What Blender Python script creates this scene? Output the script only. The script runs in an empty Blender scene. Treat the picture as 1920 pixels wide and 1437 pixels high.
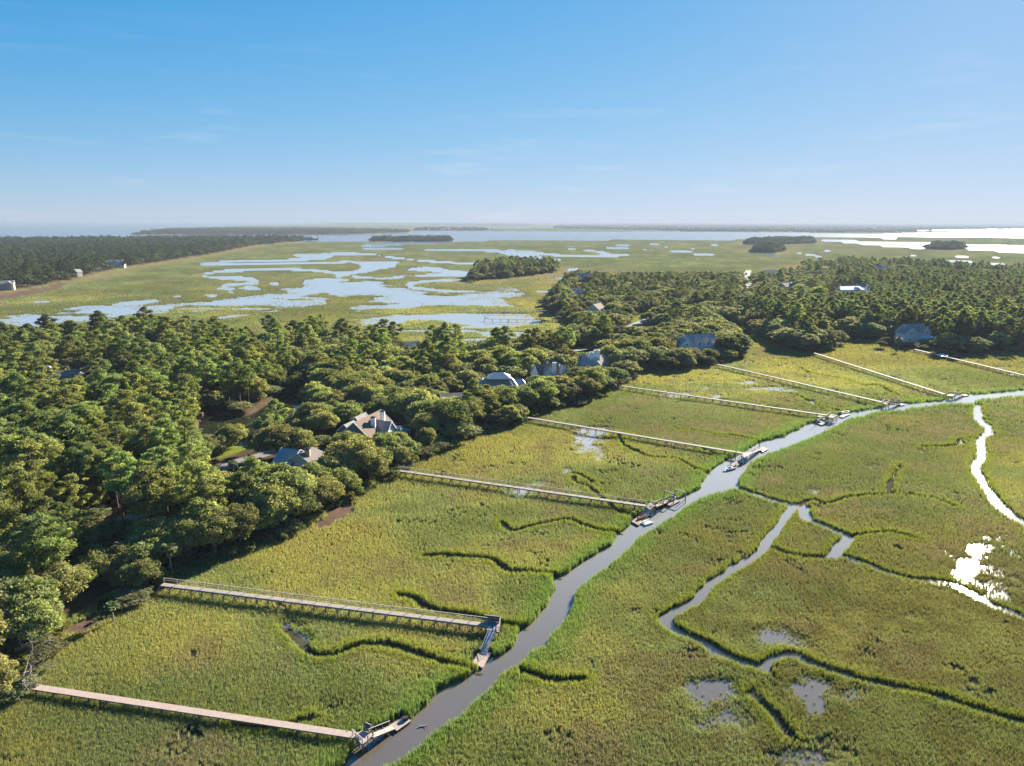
import bpy, math, random
import numpy as np
from mathutils import Matrix, Vector, Quaternion

random.seed(7)
RNG = np.random.default_rng(11)
scene = bpy.context.scene
COL = scene.collection

# ------------------------------------------------------------------ camera
CAM_H = 75.0
F_PX, CX, CY = 1331.0, 960.0, 718.5          # photograph: 1920 x 1437
PITCH = math.atan(303.0 / F_PX)
ROLL = math.radians(0.2)
V_F = np.array([0, math.cos(PITCH), -math.sin(PITCH)])
_u0 = np.array([0, math.sin(PITCH), math.cos(PITCH)])
_r0 = np.array([1.0, 0, 0])
V_R = math.cos(ROLL) * _r0 + math.sin(ROLL) * _u0
V_U = -math.sin(ROLL) * _r0 + math.cos(ROLL) * _u0
cam_data = bpy.data.cameras.new('camera')
cam_data.sensor_fit = 'HORIZONTAL'
cam_data.sensor_width = 36.0
cam_data.lens = F_PX / 1920.0 * 36.0
cam_data.clip_start = 0.5
cam_data.clip_end = 200000.0
cam = bpy.data.objects.new('camera', cam_data)
COL.objects.link(cam)
cam.matrix_world = Matrix(((V_R[0], V_U[0], -V_F[0], 0), (V_R[1], V_U[1], -V_F[1], 0),
                           (V_R[2], V_U[2], -V_F[2], CAM_H), (0, 0, 0, 1)))
scene.camera = cam

# ------------------------------------------------------------------ sky, sun, exposure
SUN_AZ, SUN_EL = math.radians(35.0), math.radians(23.2)     # azimuth to the right of the view
world = bpy.data.worlds.new('World')
scene.world = world
world.use_nodes = True
wn, wl = world.node_tree.nodes, world.node_tree.links
wn.clear()
sky = wn.new('ShaderNodeTexSky')
sky.sky_type = 'NISHITA'
sky.sun_disc = False
sky.sun_elevation = SUN_EL
sky.sun_rotation = SUN_AZ
sky.altitude = 0.0
sky.air_density = 0.85
sky.dust_density = 0.075
sky.ozone_density = 8.0
hsv = wn.new('ShaderNodeHueSaturation')
hsv.inputs['Saturation'].default_value = 1.44
# soft shoulder on the whole sky, as the camera's tone curve has, then its white balance
wsh = wn.new('ShaderNodeVectorMath'); wsh.operation = 'MULTIPLY_ADD'
wsh.inputs[1].default_value = (0.45, 0.45, 0.45); wsh.inputs[2].default_value = (1, 1, 1)
wdv = wn.new('ShaderNodeVectorMath'); wdv.operation = 'DIVIDE'
wl.new(sky.outputs[0], wsh.inputs[0]); wl.new(sky.outputs[0], wdv.inputs[0]); wl.new(wsh.outputs[0], wdv.inputs[1])
wl.new(wdv.outputs[0], hsv.inputs['Color'])
wwb = wn.new('ShaderNodeVectorMath'); wwb.operation = 'MULTIPLY'; wwb.inputs[1].default_value = (0.935, 1.018, 1.205)
wl.new(hsv.outputs[0], wwb.inputs[0])
# thin cirrus streaks low over the horizon
wtc = wn.new('ShaderNodeTexCoord')
wmap = wn.new('ShaderNodeMapping'); wmap.inputs['Scale'].default_value = (3.0, 3.0, 30.0)
wl.new(wtc.outputs['Generated'], wmap.inputs['Vector'])
wnoi = wn.new('ShaderNodeTexNoise'); wnoi.inputs['Scale'].default_value = 1.6
wnoi.inputs['Detail'].default_value = 9.0; wnoi.inputs['Roughness'].default_value = 0.62
wl.new(wmap.outputs[0], wnoi.inputs['Vector'])
wr = wn.new('ShaderNodeMapRange'); wr.inputs['From Min'].default_value = 0.56; wr.inputs['From Max'].default_value = 0.82
wr.inputs['To Min'].default_value = 0.0; wr.inputs['To Max'].default_value = 0.34
wl.new(wnoi.outputs['Fac'], wr.inputs['Value'])
wsep = wn.new('ShaderNodeSeparateXYZ'); wl.new(wtc.outputs['Generated'], wsep.inputs[0])
wband = wn.new('ShaderNodeMapRange'); wband.inputs['From Min'].default_value = 0.26; wband.inputs['From Max'].default_value = 0.04
wl.new(wsep.outputs['Z'], wband.inputs['Value'])
wmul = wn.new('ShaderNodeMath'); wmul.operation = 'MULTIPLY'; wmul.use_clamp = True
wl.new(wr.outputs[0], wmul.inputs[0]); wl.new(wband.outputs[0], wmul.inputs[1])
wmix = wn.new('ShaderNodeMixRGB'); wmix.inputs['Color2'].default_value = (2.2, 2.3, 2.5, 1)
wl.new(wmul.outputs[0], wmix.inputs['Fac']); wl.new(wwb.outputs[0], wmix.inputs['Color1'])
wbg = wn.new('ShaderNodeBackground'); wbg.inputs['Strength'].default_value = 0.106
wl.new(wmix.outputs[0], wbg.inputs['Color'])
wout = wn.new('ShaderNodeOutputWorld'); wl.new(wbg.outputs[0], wout.inputs['Surface'])

sun_data = bpy.data.lights.new('sun', 'SUN')
sun_data.energy = 4.6
sun_data.angle = math.radians(0.5)
sun_data.color = (1.0, 0.92, 0.79)
sun = bpy.data.objects.new('sun', sun_data)
COL.objects.link(sun)
SUN_DIR = Vector((math.sin(SUN_AZ) * math.cos(SUN_EL), math.cos(SUN_AZ) * math.cos(SUN_EL), math.sin(SUN_EL)))
sun.rotation_mode = 'QUATERNION'
sun.rotation_quaternion = SUN_DIR.to_track_quat('Z', 'Y')
sun.location = (0, 0, 120)

scene.view_settings.view_transform = 'Standard'
scene.view_settings.look = 'None'
scene.view_settings.gamma = 1.0
scene.view_settings.exposure = 1.95
scene.render.engine = 'CYCLES'
cy = scene.cycles
cy.use_denoising = True
cy.max_bounces = 6; cy.diffuse_bounces = 3; cy.glossy_bounces = 3
cy.transmission_bounces = 3; cy.transparent_max_bounces = 6; cy.volume_bounces = 0
cy.sample_clamp_indirect = 4.0
cy.caustics_reflective = False; cy.caustics_refractive = False
cy.use_adaptive_sampling = True; cy.adaptive_threshold = 0.02

# ------------------------------------------------------------------ pixel <-> ground
def G(u, v, z=0.0):
    """point at height z seen at photograph pixel (u, v)"""
    d = V_F + (u - CX) / F_PX * V_R - (v - CY) / F_PX * V_U
    t = (z - CAM_H) / d[2]
    return np.array([d[0] * t, d[1] * t, z])

def project(X, Y, Z):
    Z = np.asarray(Z, float) - CAM_H
    dF = X * V_F[0] + Y * V_F[1] + Z * V_F[2]
    dR = X * V_R[0] + Y * V_R[1] + Z * V_R[2]
    dU = X * V_U[0] + Y * V_U[1] + Z * V_U[2]
    dF = np.where(dF < 1e-3, 1e-3, dF)
    return CX + F_PX * dR / dF, CY - F_PX * dU / dF

def gpts(px, z=0.0):
    hor = lambda u: CY - 303.0 + (u - CX) * math.tan(ROLL) + 1.7        # no farther than some 58 km
    return np.array([G(p[0], max(p[1], hor(p[0])), z)[:2] for p in px])

def smooth_line(pts, n=5, closed=False):
    """Catmull-Rom through the points"""
    P = np.asarray(pts, float)
    out = []
    m = len(P)
    rng = range(m if closed else m - 1)
    for i in rng:
        if closed:
            p0, p1, p2, p3 = P[(i - 1) % m], P[i], P[(i + 1) % m], P[(i + 2) % m]
        else:
            p0, p1, p2, p3 = P[max(i - 1, 0)], P[i], P[i + 1], P[min(i + 2, m - 1)]
        for k in range(n):
            t = k / n
            out.append(0.5 * ((2 * p1) + (-p0 + p2) * t + (2 * p0 - 5 * p1 + 4 * p2 - p3) * t * t
                              + (-p0 + 3 * p1 - 3 * p2 + p3) * t ** 3))
    if not closed:
        out.append(P[-1])
    return np.array(out)

# ------------------------------------------------------------------ numpy noise and distance fields
def _hash(ix, iy, seed):
    n = (ix.astype(np.int64) * 374761393 + iy.astype(np.int64) * 668265263 + seed * 974634777) & 0x7fffffff
    n = ((n ^ (n >> 13)) * 1274126177) & 0x7fffffff
    return ((n ^ (n >> 16)) & 0xffff) / 65535.0

def vnoise(x, y, scale, seed=0):
    x = x / scale; y = y / scale
    ix = np.floor(x); iy = np.floor(y)
    fx = x - ix; fy = y - iy
    fx = fx * fx * (3 - 2 * fx); fy = fy * fy * (3 - 2 * fy)
    a = _hash(ix, iy, seed); b = _hash(ix + 1, iy, seed)
    c = _hash(ix, iy + 1, seed); d = _hash(ix + 1, iy + 1, seed)
    return (a * (1 - fx) + b * fx) * (1 - fy) + (c * (1 - fx) + d * fx) * fy      # 0..1

def fbm(x, y, scale, seed=0, oct=4):
    s = 0.0; a = 0.5; t = 0.0
    for o in range(oct):
        s = s + a * vnoise(x, y, scale / 2 ** o, seed + 17 * o); t += a; a *= 0.55
    return s / t

def smoothstep(a, b, x):
    t = np.clip((x - a) / (b - a), 0, 1)
    return t * t * (3 - 2 * t)

def line_dist(X, Y, P, margin):
    """distance to the polyline P (n,2), capped at margin"""
    D = np.full(X.shape, margin, float)
    lo = P.min(0) - margin; hi = P.max(0) + margin
    idx = np.nonzero((X > lo[0]) & (X < hi[0]) & (Y > lo[1]) & (Y < hi[1]))[0]
    if len(idx) == 0:
        return D
    x = X[idx]; y = Y[idx]; best = np.full(len(idx), margin ** 2, float)
    for k in range(len(P) - 1):
        ax, ay = P[k]; dx, dy = P[k + 1] - P[k]
        l2 = dx * dx + dy * dy + 1e-9
        t = np.clip(((x - ax) * dx + (y - ay) * dy) / l2, 0, 1)
        best = np.minimum(best, (x - ax - t * dx) ** 2 + (y - ay - t * dy) ** 2)
    D[idx] = np.sqrt(best)
    return D

def inside_poly(x, y, P):
    ins = np.zeros(x.shape, bool)
    n = len(P)
    for i in range(n):
        x1, y1 = P[i]; x2, y2 = P[(i + 1) % n]
        if y1 == y2:
            continue
        c = (y1 > y) != (y2 > y)
        ins ^= c & (x < (x2 - x1) * (y - y1) / (y2 - y1) + x1)
    return ins

def poly_sd(X, Y, P, margin):
    """signed distance to polygon, + inside, floor at -margin"""
    D = np.full(X.shape, -margin, float)
    lo = P.min(0) - margin; hi = P.max(0) + margin
    idx = np.nonzero((X > lo[0]) & (X < hi[0]) & (Y > lo[1]) & (Y < hi[1]))[0]
    if len(idx) == 0:
        return D
    x = X[idx]; y = Y[idx]
    ring = np.vstack([P, P[:1]])
    big = 1e6
    best = np.full(len(idx), big)
    for k in range(len(ring) - 1):
        ax, ay = ring[k]; dx, dy = ring[k + 1] - ring[k]
        l2 = dx * dx + dy * dy + 1e-9
        t = np.clip(((x - ax) * dx + (y - ay) * dy) / l2, 0, 1)
        best = np.minimum(best, (x - ax - t * dx) ** 2 + (y - ay - t * dy) ** 2)
    d = np.sqrt(best)
    D[idx] = np.where(inside_poly(x, y, P), d, -np.minimum(d, margin))
    return D

# ------------------------------------------------------------------ the place, traced from the photograph onto the ground plane
CREEK_FAR_BANK = [(600,1470),(648,1437),(679,1398),(742,1371),(771,1350),(800,1323),(821,1294),(875,1275),(900,1257),(917,1234),
    (942,1227),(962,1211),(977,1190),(994,1177),(1008,1159),(1025,1137),(1043,1108),(1040,1090),(1070,1075),(1100,1050),(1145,1025),
    (1157,1005),(1186,983),(1225,962),(1262,944),(1290,930),(1316,918),(1320,905),(1333,888),(1358,868),(1381,855),(1431,828),
    (1472,818),(1517,795),(1560,783),(1590,775),(1653,765),(1693,758),(1763,753),(1791,745),(1816,741),(1916,733),(2100,722)]
CREEK_NEAR_BANK = [(680,1470),(717,1437),(742,1423),(775,1404),(800,1384),(833,1360),(860,1340),(900,1309),(925,1294),(936,1271),
    (971,1255),(982,1246),(998,1223),(1021,1213),(1026,1196),(1037,1184),(1060,1165),(1069,1142),(1073,1120),(1082,1106),(1108,1085),
    (1140,1060),(1180,1030),(1192,1014),(1220,993),(1251,978),(1281,958),(1308,938),(1358,922),(1383,918),(1384,900),(1390,890),
    (1406,868),(1440,854),(1490,835),(1548,810),(1590,788),(1645,773),(1695,768),(1773,758),(1821,758),(1836,750),(1920,743),(2100,731)]
CREEK = np.vstack([gpts(CREEK_FAR_BANK), gpts(CREEK_NEAR_BANK, 0.35)[::-1]])
CREEK_EDGES = [gpts(CREEK_FAR_BANK), gpts(CREEK_NEAR_BANK, 0.35)]

# side creeks: pixel line, width in metres
SIDE = [
    ([(1384,918),(1420,930),(1452,940),(1485,950),(1473,968),(1457,993),(1440,1015),(1424,1038),(1386,1062),(1351,1083),(1320,1108),
      (1311,1125),(1273,1144),(1249,1158),(1256,1177),(1311,1202),(1356,1229),(1411,1249),(1428,1251)], 2.4),
    ([(1428,1251),(1450,1236),(1492,1229),(1512,1240),(1565,1261),(1640,1282),(1740,1304),(1860,1342),(1960,1370)], 1.7),
    ([(1485,950),(1505,950),(1513,973),(1540,985),(1575,1000),(1590,1009),(1577,1025),(1562,1044)], 3.0),
    ([(1562,1044),(1590,1046),(1628,1060),(1665,1076),(1716,1088),(1781,1095),(1816,1111),(1866,1137),(1925,1160)], 2.0),
    ([(1832,760),(1836,786),(1851,801),(1853,813),(1838,826),(1841,843),(1838,863),(1828,876),(1838,898),(1851,918),(1871,945),
      (1898,968),(1925,985)], 3.2),
    ([(1800,827),(1810,835)], 1.7),
    ([(1158,818),(1164,826),(1168,833)], 1.4), ([(1192,846),(1201,852)], 1.2),
    ([(836,1043),(846,1045)], 1.2), ([(935,1060),(944,1066)], 1.3), ([(1316,842),(1322,846)], 1.4), ([(1521,752),(1527,760)], 1.6),
    ([(590,1350),(560,1358),(525,1368),(480,1366),(440,1362)], 1.0),
]
DITCH = [
    [(1446,1026),(1475,1038),(1520,1046),(1560,1046)],
    [(533,1177),(562,1200),(577,1221),(596,1230),(621,1230),(650,1221),(677,1211),(708,1209),(738,1213),(775,1225),(808,1236),(842,1247),(900,1262)],
    [(751,1118),(776,1123),(796,1138),(831,1150),(881,1156),(940,1172),(985,1180)],
    [(798,1043),(841,1043),(871,1046),(919,1050),(941,1063),(956,1073),(998,1073),(1050,1084)],
    [(941,980),(960,996),(993,988),(1025,980),(1068,975),(1100,988),(1135,998),(1165,1001)],
    [(1075,895),(1080,905),(1100,910),(1115,923),(1145,948),(1160,960),(1190,972)],
    [(1158,815),(1168,833),(1180,841),(1200,851),(1223,858),(1268,861),(1293,873),(1311,883),(1335,888)],
    [(1261,803),(1311,808),(1343,816),(1381,818),(1411,826),(1435,834)],
    [(1440,735),(1490,740),(1525,758),(1553,765),(1590,776)],
    [(1500,690),(1520,700),(1550,705),(1590,713),(1615,723),(1648,723),(1665,733),(1690,743),(1725,750),(1740,756)],
    [(980,1262),(998,1267),(1025,1275),(1060,1277),(1092,1275)],
    [(1408,1298),(1427,1317),(1450,1340),(1479,1380)],
    [(1600,1006),(1640,1000),(1678,1000),(1715,1010)],
    [(1498,948),(1523,938),(1553,945),(1590,933),(1640,928),(1670,928),(1741,933),(1790,950)],
    [(1666,926),(1668,912),(1673,900),(1690,872)],
    [(1830,823),(1798,824),(1790,836),(1730,838)],
    [(1318,842),(1345,852),(1368,856)],
    [(1113,905),(1085,890),(1062,886)],
]
SIDE_G = [(smooth_line(gpts(p, 0.15)), w) for p, w in SIDE]
DITCH_G = [smooth_line(gpts(p, 0.3)) for p in DITCH]

# standing water between the stems: centre, radii in the photograph, depth
FLOOD = [(1816,1066,34,20,.10),(1838,1032,90,58,.20),(1880,1110,60,50,.12),(1312,1298,40,18,.46),(1360,1345,70,36,.36),(1518,1290,36,24,.48),(1525,1325,18,30,.42),
    (1340,1285,50,16,.26),(1445,1185,34,18,.30),(1480,1205,56,20,.26),(1640,1150,60,14,.12),(1600,1300,50,26,.22),(1520,1420,80,22,.34),(1420,1300,18,14,.2),
    (555,1185,28,24,.36),(540,1170,20,6,.24),(575,1205,12,12,.2),(1108,820,32,14,.36),(1095,835,22,18,.32),(1062,884,12,8,.3),(1125,852,12,16,.22),
    (970,925,28,12,.40),(1015,905,40,14,.16),(1115,806,50,7,.28),(1275,741,24,5,.32),(1342,744,11,6,.4),(1325,727,10,6,.26),(1400,717,24,4,.36),(1440,729,40,4,.42),
    (1478,732,24,3,.3),(1265,738,50,6,.14),(1525,920,14,8,.3),(1490,905,14,10,.2),(1640,875,16,10,.25),(1730,848,6,6,.3),(1305,1015,8,14,.16),(1340,1060,14,10,.16),
    (1650,660,30,4,.3),(1565,1180,30,10,.14),(1880,690,16,3,.3),(1905,702,14,3,.3),(1880,858,10,8,.2),(1745,650,10,3,.3),(1560,1345,60,24,.12),(1700,1160,30,12,.16),
    (300,525,60,6,.20),(220,550,70,8,.16),(620,700,10,4,.0)]

def px_ribbon(line, w):
    """ribbon polygon around a pixel line; w = thickness in pixels (number or one per point)"""
    P = np.asarray(line, float)
    W = np.full(len(P), w, float) if np.isscalar(w) else np.asarray(w, float)
    S = smooth_line(np.column_stack([P, W]), 5)
    T = np.gradient(S[:, :2], axis=0)
    N = np.column_stack([-T[:, 1], T[:, 0]]); N /= np.linalg.norm(N, axis=1)[:, None] + 1e-9
    a = S[:, :2] + N * S[:, 2:3] / 2; b = S[:, :2] - N * S[:, 2:3] / 2
    return np.vstack([a, b[::-1]])

def c1(L): return [(x / 3.0, 400 + y / 3.0) for x, y in L]            # first strip of tracing, 3x
def c2(L): return [(640 + x / 3.0, 400 + y / 3.0) for x, y in L]
def c3(L): return [(1280 + x / 3.0, 400 + y / 3.0) for x, y in L]

FAR_WATER_PX = [
    np.array(c1([(1650,235),(1720,228),(1830,226),(1852,240),(1830,255),(1740,264),(1690,258),(1720,245)])),
    px_ribbon(c1([(1750,260),(1600,265),(1400,270),(1250,275),(1110,287)]), 3.0),
    px_ribbon(c1([(1110,289),(1350,288),(1600,284),(1800,279),(1960,275)]), 2.6),
    px_ribbon(c2([(-60,232),(0,229),(150,231),(260,246),(400,263),(560,275),(700,283),(830,286)]), 3.4),
    np.array(c2([(-10,270),(110,272),(330,276),(300,300),(180,326),(60,345),(-20,362),(-20,330),(70,325),(120,300),(80,282)])),
    px_ribbon(c1([(1960,350),(1860,332),(1700,319),(1500,315),(1330,322),(1220,332),(1120,350),(1200,362),(1330,366),(1425,378),(1430,392),(1330,401),
                  (1235,413),(1290,430),(1302,450)]), [4,3.4,3,2.8,3.2,4,5,5,5,6,5,5,4,7,5]),
    np.array(c1([(1800,372),(1930,380),(1930,455),(1750,470),(1650,512),(1400,548),(1180,562),(960,552),(920,528),(1100,512),(1400,480),(1630,462),(1655,428),(1800,418)])),
    np.array(c1([(1380,405),(1460,415),(1470,432),(1400,436),(1360,425)])),
    np.array(c1([(1520,390),(1560,392),(1570,408),(1530,405)])), np.array(c1([(1180,460),(1215,460),(1205,475),(1180,475)])),
    np.array(c1([(965,468),(1010,466),(1000,476),(970,478)])),
    np.array(c1([(700,500),(880,485),(890,500),(760,520),(650,515)])),
    np.array(c1([(70,600),(240,572),(420,560),(600,528),(700,535),(780,565),(620,592),(450,590),(330,585),(300,605),(310,665),(220,662),(130,628)])),
    np.array(c1([(1235,585),(1320,575),(1392,572),(1330,585),(1245,596)])), np.array(c1([(200,494),(270,492),(280,500),(215,502)])),
    np.array(c2([(-10,385),(100,383),(200,390),(250,412),(290,440),(380,452),(470,466),(520,480),(640,457),(800,448),(950,450),(900,464),(800,466),(680,490),(705,512),
                 (810,487),(832,520),(880,545),(868,580),(900,600),(935,640),(860,690),(700,655),(500,645),(300,605),(420,575),(330,545),(190,548),(300,500),(340,462),(240,447),(-10,455)])),
    np.array(c2([(395,332),(430,304),(540,308),(620,326),(742,330),(722,366),(600,372),(500,366),(340,362),(430,345)])),
    px_ribbon(c2([(720,365),(610,376),(450,386),(385,402),(410,420),(520,433),(640,441),(760,440)]), [3,4,4,4,4,3.4,3.2,2.4]),
    px_ribbon(c2([(-30,335),(60,352),(130,362),(250,366),(360,360)]), 3.0),
    px_ribbon(c2([(880,428),(990,430)]), 3.2), px_ribbon(c2([(1130,441),(1180,442)]), 2.0),
    px_ribbon(c2([(640,154),(480,165),(330,172),(190,182),(118,190),(150,198),(280,203),(450,204),(640,207),(800,209),(960,225),(1085,248),(1100,262),(1000,275),(930,288)]),
              [6,4.4,4.4,6,4.4,3.4,2.6,2.6,3,4,6,8,6,4.4,3.4]),
    px_ribbon(c2([(950,212),(1050,218),(1200,236),(1350,243),(1500,239),(1615,234)]), [2,2.6,3.4,3,3.6,1.6]),
    px_ribbon(c2([(1500,237),(1470,222),(1400,210),(1330,205),(1250,205)]), [3,2.6,2.2,1.8,1.8]),
    px_ribbon(c2([(1080,252),(1180,261),(1235,261)]), [5,4,2]), px_ribbon(c2([(1280,322),(1340,308)]), 4.4), px_ribbon(c2([(1185,362),(1250,368)]), 2.6),
    px_ribbon(c2([(1490,195),(1600,199),(1720,205)]), 1.6), px_ribbon(c2([(1540,185),(1620,180)]), 1.5), px_ribbon(c2([(1730,175),(1800,178)]), 1.3),
    px_ribbon(c2([(1770,188),(1840,190)]), 1.6), px_ribbon(c2([(1850,215),(1960,218)]), 2.0), px_ribbon(c2([(1250,192),(1300,193)]), 1.2),
    px_ribbon(c3([(-40,215),(70,198)]), 0.99), px_ribbon(c3([(80,233),(200,231),(370,234),(600,245)]), 0.99), px_ribbon(c3([(640,224),(770,244)]), 2.23),
    px_ribbon(c3([(805,212),(815,212)]), 1.61), px_ribbon(c3([(955,227),(990,227)]), 0.99), px_ribbon(c3([(1070,237),(1105,238)]), 1.12),
    px_ribbon(c3([(1295,237),(1325,237)]), 1.36), px_ribbon(c3([(1170,252),(1192,252)]), 0.99), px_ribbon(c3([(1475,272),(1595,274)]), 0.99),
    px_ribbon(c3([(1720,287),(1800,285)]), 1.36), px_ribbon(c3([(1780,255),(1920,262)]), 1.24), px_ribbon(c3([(1840,325),(1960,327)]), 1.86),
    px_ribbon(c3([(1530,242),(1580,247)]), 0.99), px_ribbon(c3([(1680,251),(1760,252)]), 0.99), px_ribbon(c3([(160,178),(185,178)]), 0.99),
    px_ribbon(c3([(1120,141),(1200,143)]), 0.87), px_ribbon(c3([(970,135),(1070,138)]), 0.87), px_ribbon(c3([(1590,144),(1640,145)]), 0.99), px_ribbon(c3([(1250,145),(1280,145)]), 0.74),
    # the river and the sea
    np.array([(-700,409.5),(300,412.5),(545,415),(600,421),(470,423),(310,428.5),(240,438),(244,441.5),(480,441),(640,440.5),(770,437),(785,433.5),(850,434),(1000,434.5),(1280,435),(1500,437),(1640,439),
              (1790,435),(1960,431),(2300,426),(2300,455),(1960,447),(1750,445),(1600,444),(1500,445.5),(1390,449.5),(1280,449.5),(1000,450.5),(870,452),(850,453.5),(740,454),(640,452.5),(560,452),(470,449),(250,446),(0,449),(-700,449)]),
    np.array([(1525,449.8),(1700,455),(1800,458),(1960,464),(2300,471),(2300,486),(1960,474),(1800,469),(1680,464)]),
    px_ribbon([(840,427),(1000,426.5),(1150,427.5)], 1.4), px_ribbon([(1700,433),(1800,431.5),(2000,430)], 1.6), px_ribbon([(1800,427.5),(2000,425)], 1.0),
]
FAR_WATER = [gpts(p) for p in FAR_WATER_PX]
ISLETS = [gpts(p) for p in (np.array(c2([(395,528),(430,522),(468,538),(440,548),(405,542)])), np.array(c2([(470,522),(560,512),(640,520),(672,556),(600,566),(500,548)])),
    np.array(c2([(430,505),(480,500),(470,512)])), np.array(c2([(600,500),(650,505),(640,530),(600,520)])),
    np.array(c1([(1210,555),(1330,520),(1500,505),(1400,530),(1280,548)])), np.array(c1([(1450,510),(1600,490),(1720,480),(1640,515),(1500,535)])),
    np.array(c2([(0,405),(90,410),(140,425),(40,435),(0,430)])), np.array(c2([(250,402),(330,398),(300,412)])))]

# high ground under the woods
UPLAND_PX = {
    'near': [(-900,1700),(-200,1437),(-40,1345),(0,1328),(40,1288),(75,1232),(130,1192),(230,1132),(300,1100),(345,1074),(420,1050),(500,1022),(560,992),(600,968),(640,944),(700,915),(745,884),(800,858),
             (850,832),(900,817),(960,800),(992,784),(1060,765),(1130,745),(1158,722),(1190,700),(1235,692),(1262,697),(1330,687),(1350,682),(1385,676),(1402,664),(1392,648),(1372,636),(1352,622),
             (1330,604),(1385,612),(1420,634),(1455,652),(1500,663),(1532,664),(1568,656),(1576,644),(1570,634),(1600,636),(1680,650),(1722,656),(1765,666),(1840,664),(1940,660),(2300,655),
             (2300,520),(1960,516),(1890,513),(1760,506),(1665,497),(1560,496),(1505,500),(1508,520),(1420,522),(1330,520),(1250,520),(1090,519),(1062,524),(1030,560),(1020,582),(1050,600),(1070,618),(1064,640),(1020,655),
             (960,664),(900,668),(820,668),(740,662),(660,655),(560,652),(480,654),(400,650),(300,650),(200,652),(100,655),(0,658),(-250,665),(-900,700)],
    'left': [(-500,590),(-200,572),(0,549),(60,540),(150,522),(230,502),(300,492),(380,480),(440,468),(480,460),(560,454),(600,452.6),(560,451.6),(480,449),(300,447.5),(100,450),(0,451),(-500,455)],
    'hammock': [(878,532),(900,526),(960,522),(1040,512),(1052,506),(1040,503),(960,504),(905,512),(882,522)],
    'isle_a': [(690,453.5),(850,453.2),(846,450.5),(770,450),(700,451.5)],
    'isle_b': [(1392,459),(1450,459.5),(1530,456.5),(1526,452.5),(1450,452),(1404,455)],
    'isle_c': [(1404,474),(1450,475.5),(1475,470),(1460,465.5),(1415,468)],
    'isle_d': [(1730,467.5),(1780,469.5),(1816,467),(1790,463.5),(1745,464.5)],
    'sea_isle': [(246,441.5),(480,441.2),(640,440.6),(765,437),(770,434),(600,430),(450,430),(310,432)],
}
UPLAND = {k: gpts(p) for k, p in UPLAND_PX.items()}
POND = [gpts(smooth_line(p, 4, True), 0.0) for p in ([(372,800),(400,770),(455,782),(500,760),(528,738),(560,735),(590,742),(575,760),(566,790),(540,815),(490,838),(440,842),(395,838),(372,822)],)]
LAWN = [gpts(p, 1.2) for p in ([(405,848),(440,836),(472,828),(480,836),(440,852),(410,862)],[(372,888),(420,880),(400,905),(370,910)],
        [(70,1215),(90,1160),(130,1150),(160,1165),(120,1200),(95,1215)],[(1182,600),(1200,590),(1233,583),(1236,588),(1210,600),(1190,612)],[(1336,604),(1385,612),(1400,632),(1360,622)],
        [(1075,668),(1100,664),(1120,668),(1090,676)],[(1388,518),(1402,504),(1410,504),(1398,520)])]
STRAW = [gpts(p, 1.2) for p in ([(185,955),(230,935),(275,945),(280,975),(230,985),(190,985)],[(400,850),(440,836),(470,832),(440,846),(410,858)],[(330,690),(480,690),(480,735),(380,745),(330,720)])]
WRACK = [gpts(p) for p in ([(585,985),(620,955),(650,940),(668,950),(650,972),(600,998)],[(-60,562),(0,552),(60,543),(130,528),(110,542),(60,553),(0,562)],[(110,1190),(190,1152),(235,1138),(210,1160),(140,1200)])]

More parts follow.
